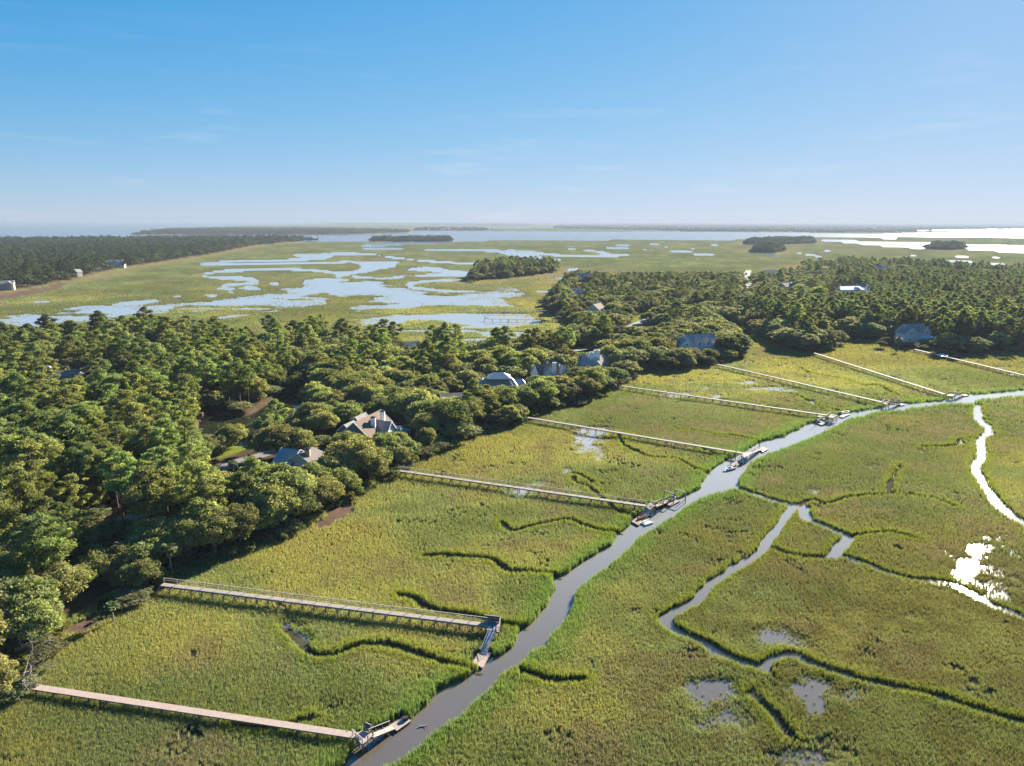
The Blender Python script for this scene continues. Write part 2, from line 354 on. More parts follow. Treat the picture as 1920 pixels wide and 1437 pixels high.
def fields(X, Y):
    """ground height and what grows there, for any points on the ground"""
    r = np.hypot(X, Y)
    f = {}
    h = 0.20 + 0.16 * (fbm(X, Y, 22.0, 3) - 0.5) + 0.10 * (vnoise(X, Y, 3.5, 9) - 0.5)
    far = smoothstep(450, 900, r)
    h += far * (0.10 + 0.30 * (fbm(X * 1.0, Y * 0.55, 70.0, 21) - 0.5))
    u, v = project(X, Y, 0.2)
    for (fu, fv, ru, rv, a) in FLOOD:
        sel = np.nonzero((np.abs(u - fu) < ru * 2.4) & (np.abs(v - fv) < rv * 2.4) & (Y > 10))[0]
        if len(sel):
            e = ((u[sel] - fu) / ru) ** 2 + ((v[sel] - fv) / rv) ** 2
            h[sel] -= a * 1.15 * np.exp(-e * 0.9) * (0.15 + 1.7 * fbm(X[sel], Y[sel], 2.6, 163, 3))
    # wet, half-drowned marsh round the far pans
    wet = np.full(X.shape, -60.0)
    for k in (6, 12, 15, 16):
        wet = np.maximum(wet, poly_sd(X, Y, FAR_WATER[k], 60.0))
    braid = smoothstep(0.565, 0.63, fbm(X * 0.45, Y, 30.0, 191, 4)) * smoothstep(330, 420, r)
    h -= 0.36 * smoothstep(-60, 0, wet) * (1 - braid)
    creek = poly_sd(X, Y, CREEK, 30.0) + 0.7 * (vnoise(X, Y, 2.6, 5) - 0.5) + 0.9 * (vnoise(X, Y, 8.0, 6) - 0.5)
    side = np.full(X.shape, -12.0)
    for P, w in SIDE_G:
        side = np.maximum(side, w / 2 - line_dist(X, Y, P, 12.0))
    side += 0.7 * (vnoise(X, Y, 2.2, 31) - 0.5)
    ditch = np.full(X.shape, 10.0)
    for P in DITCH_G:
        ditch = np.minimum(ditch, line_dist(X, Y, P, 10.0))
    dw = 0.75 + 0.5 * (vnoise(X, Y, 9.0, 37) - 0.4)
    open_w = np.full(X.shape, -400.0)
    for P in FAR_WATER:
        m = 400.0 if P[:, 1].max() > 1500 else 40.0
        open_w = np.maximum(open_w, poly_sd(X, Y, P, m))
    wob = np.clip(r * 0.012, 0, 26)
    open_w = open_w + wob * (fbm(X, Y, 60.0, 41) - 0.5) + np.clip(r * 0.018, 0, 44) * (fbm(X * 0.45, Y, np.clip(r * 0.016, 16, 40), 43, 3) - 0.5) * (r < 3200)
    isl = np.full(X.shape, -20.0)
    for P in ISLETS:
        isl = np.maximum(isl, poly_sd(X, Y, P, 20.0))
    open_w = np.where(isl > 0, -isl, open_w)
    up = np.full(X.shape, -60.0)
    for k, P in UPLAND.items():
        up = np.maximum(up, poly_sd(X, Y, P, 60.0))
    up_raw = up
    open_w = np.where(wet > 0, open_w - 70 * braid, open_w)                    # grassy bars braid the pans
    open_w = np.where(up_raw > 0, -up_raw, open_w)
    up = up + 3.0 * (vnoise(X, Y, 9.0, 51) - 0.5)
    t = smoothstep(-0.7, 0.6, creek); h = h * (1 - t) - 0.75 * t
    t = smoothstep(-0.35, 0.35, side); h = h * (1 - t) - 0.4 * t
    t = smoothstep(0.35, -0.25, ditch - dw); h = h * (1 - t) + 0.03 * t
    soft = np.clip(r * 0.0035, 0.5, 12)
    t = smoothstep(-1, 1, open_w / soft) * (r > 330); h = h * (1 - t) - 0.9 * t
    h += smoothstep(-3, 9, up) * 1.25 * (t < 0.5)
    pond = np.full(X.shape, -20.0)
    for P in POND:
        pond = np.maximum(pond, poly_sd(X, Y, P, 20.0))
    t = smoothstep(-1.5, 0.8, pond); h = h * (1 - t) - 0.8 * t
    f.update(r=r, h=h, creek=creek, side=side, ditch=ditch - dw, open=open_w, up=up, up_raw=up_raw, pond=pond, wet=wet, u=u, v=v, far=far)
    return f

def mixc(a, b, t):
    return a * (1 - t[:, None]) + np.asarray(b, float)[None, :] * t[:, None]

def marsh_colour(X, Y, f):
    """colour of the marsh vegetation itself"""
    n1 = fbm(X, Y, 38.0, 61); n2 = fbm(X, Y, 11.0, 71); n3 = vnoise(X, Y, 3.0, 81)
    c = np.tile(np.array([0.156, 0.184, 0.086]), (len(X), 1))
    c = mixc(c, (0.215, 0.217, 0.088), smoothstep(0.40, 0.64, n1))
    n0 = fbm(X, Y, 85.0, 67)
    c = c * (0.78 + 0.44 * smoothstep(0.30, 0.68, n0))[:, None]
    c = mixc(c, (0.182, 0.160, 0.105), 0.7 * smoothstep(0.52, 0.74, n2))
    c = mixc(c, (0.135, 0.160, 0.060), 0.8 * smoothstep(0.52, 0.30, n2) * smoothstep(0.60, 0.35, n1))
    right = smoothstep(900, 1500, f['u']) * smoothstep(900, 1150, f['v'])
    c = mixc(c, (0.120, 0.105, 0.050), 0.45 * right * smoothstep(0.3, 0.65, n3))
    gold = smoothstep(-45, -6, f['up_raw']) * (1 - smoothstep(-3, 4, f['up_raw']))
    c = mixc(c, (0.255, 0.235, 0.075), 0.45 * gold * smoothstep(0.35, 0.6, n1))
    edge = np.maximum(smoothstep(-7.5, -0.5, f['creek']), 0.0)
    c = mixc(c, (0.128, 0.212, 0.052), 0.75 * edge * smoothstep(0.15, 0.5, n3 + 0.3 * edge))
    c = mixc(c, (0.165, 0.200, 0.022), 0.6 * np.maximum(smoothstep(-3.0, -0.3, f['side']), smoothstep(3.0, 0.4, f['ditch'])))
    lit_left = smoothstep(1000, 300, f['u']) * smoothstep(700, 900, f['v'])
    return c * (1.24 + 0.24 * lit_left - 0.22 * right)[:, None]  # left paler, right darker: fall of light painted into the tint

# ------------------------------------------------------------------ mesh helpers
def tag(o, label=None, cat=None, group=None, kind=None):
    if label: o['label'] = label
    if cat: o['category'] = cat
    if group: o['group'] = group
    if kind: o['kind'] = kind
    return o

def empty(name, loc, rz=0.0):
    o = bpy.data.objects.new(name, None)
    o.empty_display_size = 0.5
    o.location = loc; o.rotation_euler = (0, 0, rz)
    COL.objects.link(o)
    return o

def np_mesh(name, V, quads=None, tris=None):
    """mesh from arrays, built without python loops"""
    me = bpy.data.meshes.new(name)
    V = np.asarray(V, np.float32)
    nq = 0 if quads is None else len(quads); nt = 0 if tris is None else len(tris)
    me.vertices.add(len(V)); me.vertices.foreach_set('co', V.ravel())
    me.loops.add(nq * 4 + nt * 3); me.polygons.add(nq + nt)
    idx = []; start = []; tot = []
    if nq:
        idx.append(np.asarray(quads, np.int32).ravel()); start.append(np.arange(nq) * 4); tot.append(np.full(nq, 4))
    if nt:
        idx.append(np.asarray(tris, np.int32).ravel()); start.append(nq * 4 + np.arange(nt) * 3); tot.append(np.full(nt, 3))
    me.loops.foreach_set('vertex_index', np.concatenate(idx))
    me.polygons.foreach_set('loop_start', np.concatenate(start).astype(np.int32))
    me.update(calc_edges=True)
    return me

def obj(name, me, mat=None, parent=None, loc=None):
    o = bpy.data.objects.new(name, me)
    COL.objects.link(o)
    if mat is not None and len(me.materials) == 0:
        me.materials.append(mat)
    if parent is not None:
        o.parent = parent
    if loc is not None:
        o.location = loc
    return o

class MB:
    """collects solids; build() links them as ONE mesh object"""
    def __init__(self): self.v = []; self.f = []
    def add(self, V, Fc):
        b = len(self.v); self.v += [tuple(map(float, p)) for p in V]; self.f += [tuple(i + b for i in q) for q in Fc]
        return self
    def box(self, x0, x1, y0, y1, z0, z1):
        return self.add([(x0,y0,z0),(x1,y0,z0),(x1,y1,z0),(x0,y1,z0),(x0,y0,z1),(x1,y0,z1),(x1,y1,z1),(x0,y1,z1)],
                        [(3,2,1,0),(4,5,6,7),(0,1,5,4),(1,2,6,5),(2,3,7,6),(3,0,4,7)])
    def prism(self, poly, z0, z1):
        """poly: ccw xy list"""
        n = len(poly)
        return self.add([(p[0],p[1],z0) for p in poly] + [(p[0],p[1],z1) for p in poly],
                        [tuple(range(n))[::-1], tuple(range(n, 2*n))] + [(i,(i+1)%n,n+(i+1)%n,n+i) for i in range(n)])
    def slab(self, quad, th, n=None):
        """quad: 4 xyz points; thickness th downwards along its normal"""
        q = [np.asarray(p, float) for p in quad]
        nn = np.cross(q[1]-q[0], q[3]-q[0]); nn /= np.linalg.norm(nn) + 1e-9
        if nn[2] < 0: nn = -nn
        lo = [p - nn * th for p in q]
        return self.add(q + lo, [(0,1,2,3),(7,6,5,4),(0,4,5,1),(1,5,6,2),(2,6,7,3),(3,7,4,0)])
    def beam(self, a, b, w, h=None):
        """square bar from a to b"""
        a = Vector(a); b = Vector(b); d = (b - a); L = d.length
        if L < 1e-6: return self
        d.normalize(); h = h or w
        s = d.cross(Vector((0,0,1)))
        if s.length < 1e-3: s = Vector((1,0,0))
        s.normalize(); t = s.cross(d); s = s * (w/2); t = t * (h/2)
        P = [a - s - t, a + s - t, a + s + t, a - s + t]; Q = [p + (b - a) for p in P]
        return self.add([p[:] for p in P] + [p[:] for p in Q], [(3,2,1,0),(4,5,6,7),(0,1,5,4),(1,2,6,5),(2,3,7,6),(3,0,4,7)])
    def tube(self, pts, rad, n=6, cap=True):
        pts = [Vector(p) for p in pts]; m = len(pts); b = len(self.v)
        up = Vector((0.31, 0.17, 0.93))
        for i, p in enumerate(pts):
            d = (pts[min(i+1, m-1)] - pts[max(i-1, 0)]).normalized()
            s = d.cross(up)
            if s.length < 1e-3: s = d.cross(Vector((1,0,0)))
            s.normalize(); t = s.cross(d)
            r = rad[i] if hasattr(rad, '__len__') else rad
            for k in range(n):
                a = 2 * math.pi * k / n
                self.v.append(tuple(p + s * (r * math.cos(a)) + t * (r * math.sin(a))))
        for i in range(m - 1):
            for k in range(n):
                k2 = (k + 1) % n
                self.f.append((b+i*n+k, b+i*n+k2, b+(i+1)*n+k2, b+(i+1)*n+k))
        if cap:
            self.f.append(tuple(b + k for k in range(n))[::-1]); self.f.append(tuple(b+(m-1)*n+k for k in range(n)))
        return self
    def mesh(self, name, mat=None):
        me = bpy.data.meshes.new(name)
        me.from_pydata(self.v, [], self.f); me.update()
        if mat: me.materials.append(mat)
        return me
    def build(self, name, mat, parent=None, loc=None):
        return obj(name, self.mesh(name, mat), None, parent, loc)

# ------------------------------------------------------------------ materials
def new_mat(name):
    m = bpy.data.materials.new(name); m.use_nodes = True
    n = m.node_tree.nodes; n.clear()
    out = n.new('ShaderNodeOutputMaterial')
    return m, n, m.node_tree.links, out

def simple_mat(name, col, rough=0.7, var=0.18, scale=3.0, bump=0.0, metallic=0.0, spec=0.3, stretch=None, obvar=0.0):
    m, n, l, out = new_mat(name)
    p = n.new('ShaderNodeBsdfPrincipled')
    p.inputs['Roughness'].default_value = rough; p.inputs['Metallic'].default_value = metallic
    p.inputs['Specular IOR Level'].default_value = spec
    tc = n.new('ShaderNodeTexCoord'); mp = n.new('ShaderNodeMapping')
    if stretch: mp.inputs['Scale'].default_value = stretch
    l.new(tc.outputs['Object'], mp.inputs['Vector'])
    no = n.new('ShaderNodeTexNoise'); no.inputs['Scale'].default_value = scale; no.inputs['Detail'].default_value = 5
    l.new(mp.outputs[0], no.inputs['Vector'])
    mr = n.new('ShaderNodeMapRange'); mr.inputs['From Min'].default_value = 0.25; mr.inputs['From Max'].default_value = 0.75
    mr.inputs['To Min'].default_value = 1 - var; mr.inputs['To Max'].default_value = 1 + var
    l.new(no.outputs['Fac'], mr.inputs['Value'])
    mx = n.new('ShaderNodeVectorMath'); mx.operation = 'SCALE'; mx.inputs[0].default_value = col
    l.new(mr.outputs[0], mx.inputs['Scale'])
    last = mx.outputs[0]
    if obvar:
        oi = n.new('ShaderNodeObjectInfo'); m2 = n.new('ShaderNodeMapRange')
        m2.inputs['To Min'].default_value = 1 - obvar; m2.inputs['To Max'].default_value = 1 + obvar
        l.new(oi.outputs['Random'], m2.inputs['Value'])
        sc = n.new('ShaderNodeVectorMath'); sc.operation = 'SCALE'
        l.new(last, sc.inputs[0]); l.new(m2.outputs[0], sc.inputs['Scale']); last = sc.outputs[0]
    l.new(last, p.inputs['Base Color'])
    if bump:
        b = n.new('ShaderNodeBump'); b.inputs['Strength'].default_value = bump; b.inputs['Distance'].default_value = 0.05
        l.new(no.outputs['Fac'], b.inputs['Height']); l.new(b.outputs[0], p.inputs['Normal'])
    l.new(p.outputs[0], out.inputs['Surface'])
    return m

def leaf_mat(name, dark, light, trans=0.42, tcol=(1.25, 1.25, 0.55), hue=0.03, val=0.25):
    """foliage: diffuse + light coming through the leaf; varies by leaf and by tree"""
    m, n, l, out = new_mat(name)
    at = n.new('ShaderNodeAttribute'); at.attribute_name = 'var'
    mx = n.new('ShaderNodeMixRGB'); mx.inputs['Color1'].default_value = (*dark, 1); mx.inputs['Color2'].default_value = (*light, 1)
    l.new(at.outputs['Fac'], mx.inputs['Fac'])
    oi = n.new('ShaderNodeObjectInfo')
    hs = n.new('ShaderNodeHueSaturation')
    a = n.new('ShaderNodeMapRange'); a.inputs['To Min'].default_value = 0.5 - hue; a.inputs['To Max'].default_value = 0.5 + hue
    l.new(oi.outputs['Random'], a.inputs['Value']); l.new(a.outputs[0], hs.inputs['Hue'])
    w = n.new('ShaderNodeTexWhiteNoise'); w.noise_dimensions = '1D'; l.new(oi.outputs['Random'], w.inputs['W'])
    b = n.new('ShaderNodeMapRange'); b.inputs['To Min'].default_value = 1 - val; b.inputs['To Max'].default_value = 1 + val
    l.new(w.outputs['Value'], b.inputs['Value']); l.new(b.outputs[0], hs.inputs['Value'])
    l.new(mx.outputs[0], hs.inputs['Color'])
    d = n.new('ShaderNodeBsdfPrincipled'); d.inputs['Roughness'].default_value = 0.7; d.inputs['Specular IOR Level'].default_value = 0.08
    l.new(hs.outputs[0], d.inputs['Base Color'])
    tc = n.new('ShaderNodeMixRGB'); tc.blend_type = 'MULTIPLY'; tc.inputs['Fac'].default_value = 1; tc.inputs['Color2'].default_value = (*tcol, 1)
    l.new(hs.outputs[0], tc.inputs['Color1'])
    t = n.new('ShaderNodeBsdfTranslucent'); l.new(tc.outputs[0], t.inputs['Color'])
    ms = n.new('ShaderNodeMixShader'); ms.inputs['Fac'].default_value = trans
    l.new(d.outputs[0], ms.inputs[1]); l.new(t.outputs[0], ms.inputs[2]); l.new(ms.outputs[0], out.inputs['Surface'])
    return m

M = {}
M['oak'] = leaf_mat('live_oak_leaves', (0.150, 0.164, 0.070), (0.385, 0.390, 0.170), 0.54, hue=0.035, val=0.32)
M['pine'] = leaf_mat('pine_needles', (0.130, 0.164, 0.066), (0.350, 0.380, 0.148), 0.54, hue=0.035, val=0.32)
M['oak_far'] = leaf_mat('far_oak_leaves', (0.050, 0.061, 0.028), (0.145, 0.155, 0.070), 0.35, hue=0.05, val=0.5)  # far leaves: same species, self-shadow and haze darkened into the colour
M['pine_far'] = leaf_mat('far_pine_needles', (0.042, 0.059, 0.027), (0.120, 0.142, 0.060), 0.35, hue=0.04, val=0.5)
M['oak_mid'] = leaf_mat('mid_oak_leaves', (0.120, 0.132, 0.066), (0.310, 0.312, 0.155), 0.50, hue=0.04, val=0.42)  # mid leaves: near colours darkened and greyed in place of shade and haze
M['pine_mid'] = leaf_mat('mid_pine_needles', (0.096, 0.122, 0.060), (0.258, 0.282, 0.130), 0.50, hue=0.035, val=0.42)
M['bright'] = leaf_mat('bright_leaves', (0.22, 0.25, 0.035), (0.46, 0.48, 0.08), 0.5, hue=0.0, val=0.0)
M['shrub'] = leaf_mat('shrub_leaves', (0.085, 0.105, 0.034), (0.22, 0.24, 0.08), 0.5, hue=0.05)
M['palm'] = leaf_mat('palm_fronds', (0.050, 0.070, 0.030), (0.17, 0.18, 0.070), trans=0.3)
M['frond_dead'] = simple_mat('dead_fronds', (0.26, 0.18, 0.09), 0.8)
M['bark'] = simple_mat('bark', (0.12, 0.090, 0.068), 0.9, 0.35, 2.0, 0.6, stretch=(3, 3, 0.6), obvar=0.2)
M['palm_bark'] = simple_mat('palm_bark', (0.24, 0.20, 0.16), 0.9, 0.3, 6.0, 0.5)
M['dead_wood'] = simple_mat('bleached_wood', (0.34, 0.30, 0.26), 0.85, 0.25, 4.0, 0.4)
M['deck_pink'] = simple_mat('new_pine_boards', (0.380, 0.293, 0.243), 0.75, 0.12, 1.4, 0.1)
M['deck_grey'] = simple_mat('weathered_boards', (0.304, 0.262, 0.228), 0.8, 0.2, 1.6, 0.15)
M['deck_brown'] = simple_mat('brown_boards', (0.258, 0.179, 0.129), 0.8, 0.2, 1.6, 0.15)
M['pile'] = simple_mat('pile_wood', (0.19, 0.155, 0.12), 0.85, 0.3, 3.0, 0.3)
M['rail'] = simple_mat('rail_wood', (0.33, 0.29, 0.25), 0.8, 0.2, 3.0)
M['aluminium'] = simple_mat('aluminium_gangway', (0.319, 0.342, 0.380), 0.45, 0.08, 3.0, 0, 0.3)
M['dark_panel'] = simple_mat('dark_panel', (0.045, 0.055, 0.075), 0.6, 0.15)
M['float_side'] = simple_mat('float_drum', (0.035, 0.032, 0.03), 0.6, 0.2)
M['white_paint'] = simple_mat('white_paint', (0.82, 0.81, 0.79), 0.5, 0.05)
M['gelcoat'] = simple_mat('white_gelcoat', (0.578, 0.578, 0.562), 0.25, 0.03, spec=0.5)
M['boat_inside'] = simple_mat('boat_cockpit', (0.42, 0.36, 0.28), 0.6, 0.15)
M['canvas_dark'] = simple_mat('dark_canvas', (0.02, 0.035, 0.04), 0.8, 0.1)
M['black_plastic'] = simple_mat('black_plastic', (0.02, 0.02, 0.022), 0.4, 0.1)
M['orange_kayak'] = simple_mat('faded_orange', (0.60, 0.24, 0.13), 0.5, 0.1)
M['asphalt'] = simple_mat('pale_asphalt', (0.198, 0.179, 0.163), 0.9, 0.15, 0.5, 0.1)
M['gravel'] = simple_mat('drive_gravel', (0.20, 0.165, 0.13), 0.95, 0.3, 0.8, 0.2)
M['glass'] = simple_mat('window_glass', (0.03, 0.04, 0.05), 0.08, 0.1, spec=0.6)
M['roof_brown'] = simple_mat('brown_shingle', (0.194, 0.133, 0.091), 0.9, 0.16, 2.2, 0.3, stretch=(1, 1, 5))
M['roof_grey'] = simple_mat('grey_shingle', (0.27, 0.24, 0.215), 0.9, 0.16, 2.2, 0.3, stretch=(1, 1, 5))
M['roof_taupe'] = simple_mat('taupe_shingle', (0.205, 0.171, 0.148), 0.9, 0.14, 2.2, 0.3, stretch=(1, 1, 5))
M['roof_slate'] = simple_mat('slate_shingle', (0.34, 0.305, 0.28), 0.85, 0.18, 2.2, 0.3, stretch=(1, 1, 5))
M['roof_metal'] = simple_mat('pale_metal_roof', (0.471, 0.456, 0.433), 0.35, 0.05, 1.0, 0, 0.4)
M['wall_teal'] = simple_mat('grey_green_siding', (0.14, 0.175, 0.18), 0.8, 0.08, 4.0, 0.2, stretch=(0.3, 0.3, 6))
M['wall_blue'] = simple_mat('blue_grey_siding', (0.62, 0.60, 0.56), 0.8, 0.08, 4.0, 0.2, stretch=(0.3, 0.3, 6))
M['wall_white'] = simple_mat('white_siding', (0.84, 0.83, 0.80), 0.7, 0.05, 4.0, 0.1, stretch=(0.3, 0.3, 6))
M['wall_cream'] = simple_mat('cream_siding', (0.58, 0.52, 0.42), 0.7, 0.06, 4.0, 0.1, stretch=(0.3, 0.3, 6))
M['wall_tan'] = simple_mat('tan_siding', (0.36, 0.32, 0.26), 0.8, 0.08, 4.0, 0.1)
M['trim_pale'] = simple_mat('pale_trim', (0.62, 0.66, 0.68), 0.6, 0.05)
M['brick_buff'] = simple_mat('buff_masonry', (0.45, 0.36, 0.22), 0.85, 0.2, 5.0)

# ------------------------------------------------------------------ ground: one sheet out to the horizon
def ground_sheet():
    a_dense = np.radians(np.linspace(-43, 43, 860))
    a_rest = np.radians(np.linspace(43, 317, 112)[1:-1])
    ang = np.concatenate([a_dense, a_rest])
    dep = np.radians(np.arange(50.0, 0.95, -0.105))
    rr = CAM_H / np.tan(dep)
    far_r = np.geomspace(rr[-1] * 1.02, 60000.0, 46)
    rad = np.concatenate([[3.0, 18.0, 38.0, 52.0], rr, far_r])
    A, Rr = np.meshgrid(ang, rad)
    X = (Rr * np.sin(A)).ravel(); Y = (Rr * np.cos(A)).ravel()
    f = fields(X, Y)
    h = f['h']
    na, nr = len(ang), len(rad)
    i = np.arange(nr - 1)[:, None] * na; j = np.arange(na)[None, :]; j2 = (j + 1) % na
    quads = np.stack([i + j, i + na + j, i + na + j2, i + j2], -1).reshape(-1, 4)
    me = np_mesh('ground', np.column_stack([X, Y, h]), quads[:, ::-1])
    # colour of the soil and of the cover too fine to build out there
    veg = marsh_colour(X, Y, f)
    soil = np.tile(np.array([0.052, 0.050, 0.028]), (len(X), 1)) * (0.75 + 0.5 * vnoise(X, Y, 1.6, 91))[:, None]
    t = smoothstep(280, 700, f['r'])
    c = soil * (1 - t[:, None]) + veg * np.array([0.50, 0.52, 0.42]) * t[:, None]
    n1 = fbm(X, Y, 160.0, 95); n2 = fbm(X, Y * 0.6, 45.0, 97)
    c = mixc(c, (0.140, 0.122, 0.055), 0.5 * f['far'] * smoothstep(0.45, 0.65, n1))
    c = mixc(c, (0.085, 0.095, 0.036), 0.4 * f['far'] * smoothstep(0.52, 0.72, n2))
    gold = smoothstep(-60, -10, f['up_raw']) * (1 - smoothstep(-2, 3, f['up_raw'])) * f['far']
    c = mixc(c, (0.22, 0.165, 0.075), 0.6 * gold)
    mud = smoothstep(0.12, -0.1, h)
    c = mixc(c, (0.10, 0.085, 0.060), mud)
    upm = smoothstep(-1.0, 4.0, f['up'])
    litter = np.tile(np.array([0.085, 0.062, 0.038]), (len(X), 1)) * (0.6 + 0.8 * fbm(X, Y, 6.0, 99))[:, None]
    c = c * (1 - upm[:, None]) + litter * upm[:, None]
    for P in STRAW:
        c = mixc(c, (0.15, 0.075, 0.042), 0.8 * smoothstep(-1, 1, poly_sd(X, Y, P, 5.0)))
    for P in LAWN:
        c = mixc(c, (0.16, 0.185, 0.025), smoothstep(-1, 0.6, poly_sd(X, Y, P, 5.0)))
    for P in WRACK:
        c = mixc(c, (0.125, 0.082, 0.058), smoothstep(-1.5, 1.5, poly_sd(X, Y, P, 6.0) + 3 * (vnoise(X, Y, 3, 7) - 0.5)))
    beach = smoothstep(400, 40, np.abs(f['open'])) * (f['r'] > 2600) * (X < 0) * (f['open'] < 0) * smoothstep(-55, -5, f['up_raw'])
    c = mixc(c, (0.36, 0.31, 0.24), 0.5 * beach)
    at = me.attributes.new('soil', 'FLOAT_COLOR', 'POINT')
    at.data.foreach_set('color', np.column_stack([c, np.ones(len(X))]).astype(np.float32).ravel())
    m, n, l, out = new_mat('ground')
    a = n.new('ShaderNodeAttribute'); a.attribute_name = 'soil'
    geo = n.new('ShaderNodeNewGeometry')
    na_ = n.new('ShaderNodeTexNoise'); na_.inputs['Scale'].default_value = 0.9; na_.inputs['Detail'].default_value = 6; na_.inputs['Roughness'].default_value = 0.7
    nb = n.new('ShaderNodeTexNoise'); nb.inputs['Scale'].default_value = 0.045; nb.inputs['Detail'].default_value = 7; nb.inputs['Roughness'].default_value = 0.65
    l.new(geo.outputs['Position'], na_.inputs['Vector']); l.new(geo.outputs['Position'], nb.inputs['Vector'])
    ad = n.new('ShaderNodeMath'); ad.operation = 'ADD'; l.new(na_.outputs['Fac'], ad.inputs[0]); l.new(nb.outputs['Fac'], ad.inputs[1])
    mr = n.new('ShaderNodeMapRange'); mr.inputs['From Min'].default_value = 0.65; mr.inputs['From Max'].default_value = 1.35
    mr.inputs['To Min'].default_value = 0.55; mr.inputs['To Max'].default_value = 1.45
    l.new(ad.outputs[0], mr.inputs['Value'])
    sc = n.new('ShaderNodeVectorMath'); sc.operation = 'SCALE'; l.new(a.outputs['Color'], sc.inputs[0]); l.new(mr.outputs[0], sc.inputs['Scale'])
    p = n.new('ShaderNodeBsdfPrincipled'); p.inputs['Roughness'].default_value = 0.95; p.inputs['Specular IOR Level'].default_value = 0.0
    b = n.new('ShaderNodeBump'); b.inputs['Strength'].default_value = 0.5; b.inputs['Distance'].default_value = 0.35
    l.new(ad.outputs[0], b.inputs['Height']); l.new(b.outputs[0], p.inputs['Normal'])
    l.new(sc.outputs[0], p.inputs['Base Color']); l.new(p.outputs[0], out.inputs['Surface'])
    me.polygons.foreach_set('use_smooth', np.ones(len(me.polygons), bool))
    o = obj('ground', me, m)
    tag(o, 'flat tidal marsh ground cut by creeks, reaching to the horizon', 'ground', kind='structure')
    return o
ground_sheet()

def height_at(x, y):
    return float(fields(np.array([float(x)]), np.array([float(y)]))['h'][0])

def water_sheet():
    ang = np.radians(np.arange(0, 360, 5.0)); rad = np.array([2.0, 60, 200, 600, 1500, 4000, 10000, 25000, 62000])
    A, Rr = np.meshgrid(ang, rad)
    X = (Rr * np.sin(A)).ravel(); Y = (Rr * np.cos(A)).ravel()
    na = len(ang); i = np.arange(len(rad) - 1)[:, None] * na; j = np.arange(na)[None, :]; j2 = (j + 1) % na
    q = np.stack([i + j, i + j2, i + na + j2, i + na + j], -1).reshape(-1, 4)
    me = np_mesh('tidal_water', np.column_stack([X, Y, np.zeros(len(X))]), q[:, ::-1])
    m, n, l, out = new_mat('tidal_water')
    geo = n.new('ShaderNodeNewGeometry')
    sp = n.new('ShaderNodeSeparateXYZ'); l.new(geo.outputs['Position'], sp.inputs[0])
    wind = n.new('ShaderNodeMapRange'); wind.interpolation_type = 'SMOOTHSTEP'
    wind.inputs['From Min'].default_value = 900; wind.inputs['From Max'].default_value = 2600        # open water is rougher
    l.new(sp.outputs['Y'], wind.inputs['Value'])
    pan = n.new('ShaderNodeMapRange'); pan.interpolation_type = 'SMOOTHSTEP'                          # base colour pales with distance: sky reflection painted in
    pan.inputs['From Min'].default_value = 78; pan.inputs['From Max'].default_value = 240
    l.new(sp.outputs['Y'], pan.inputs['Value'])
    rr = n.new('ShaderNodeMapRange'); rr.inputs['To Min'].default_value = 0.06; rr.inputs['To Max'].default_value = 0.185
    l.new(wind.outputs[0], rr.inputs['Value'])
    n1 = n.new('ShaderNodeTexNoise'); n1.inputs['Scale'].default_value = 0.9; n1.inputs['Detail'].default_value = 4
    n2 = n.new('ShaderNodeTexNoise'); n2.inputs['Scale'].default_value = 0.02; n2.inputs['Detail'].default_value = 5
    l.new(geo.outputs['Position'], n1.inputs['Vector']); l.new(geo.outputs['Position'], n2.inputs['Vector'])
    b = n.new('ShaderNodeBump'); b.inputs['Strength'].default_value = 0.07; b.inputs['Distance'].default_value = 0.10
    l.new(n1.outputs['Fac'], b.inputs['Height'])
    p = n.new('ShaderNodeBsdfPrincipled'); p.inputs['IOR'].default_value = 1.85
    p.inputs['Specular IOR Level'].default_value = 0.6
    mx = n.new('ShaderNodeMixRGB'); mx.inputs['Color1'].default_value = (0.085, 0.066, 0.045, 1); mx.inputs['Color2'].default_value = (0.140, 0.116, 0.088, 1)
    l.new(n2.outputs['Fac'], mx.inputs['Fac'])
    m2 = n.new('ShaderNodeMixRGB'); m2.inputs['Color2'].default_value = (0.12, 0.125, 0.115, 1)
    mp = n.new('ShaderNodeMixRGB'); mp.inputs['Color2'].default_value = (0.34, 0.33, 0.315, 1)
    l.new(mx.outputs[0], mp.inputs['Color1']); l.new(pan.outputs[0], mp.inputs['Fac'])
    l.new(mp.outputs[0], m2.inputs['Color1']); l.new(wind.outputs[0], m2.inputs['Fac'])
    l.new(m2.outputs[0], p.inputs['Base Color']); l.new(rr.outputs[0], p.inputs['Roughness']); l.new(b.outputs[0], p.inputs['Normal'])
    l.new(p.outputs[0], out.inputs['Surface'])
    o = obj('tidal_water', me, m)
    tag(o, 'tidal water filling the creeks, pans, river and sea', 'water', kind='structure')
water_sheet()

def pond_sheet():
    m, n, l, out = new_mat('pond_water')
    p = n.new('ShaderNodeBsdfPrincipled'); p.inputs['Base Color'].default_value = (0.020, 0.024, 0.014, 1); p.inputs['Roughness'].default_value = 0.06; p.inputs['IOR'].default_value = 1.4  # base colour darkened to stand for the shade of the trees
    no = n.new('ShaderNodeTexNoise'); no.inputs['Scale'].default_value = 1.2; b = n.new('ShaderNodeBump'); b.inputs['Strength'].default_value = 0.04
    l.new(no.outputs['Fac'], b.inputs['Height']); l.new(b.outputs[0], p.inputs['Normal']); l.new(p.outputs[0], out.inputs['Surface'])
    P = POND[0]; c = P.mean(0); P = c + (P - c) * 1.06
    me = bpy.data.meshes.new('pond_water'); me.from_pydata([(x, y, 0.03) for x, y in P], [], [tuple(range(len(P)))]); me.update()
    tag(obj('pond_water', me, m), 'still dark pond among the trees', 'pond', kind='structure')
pond_sheet()

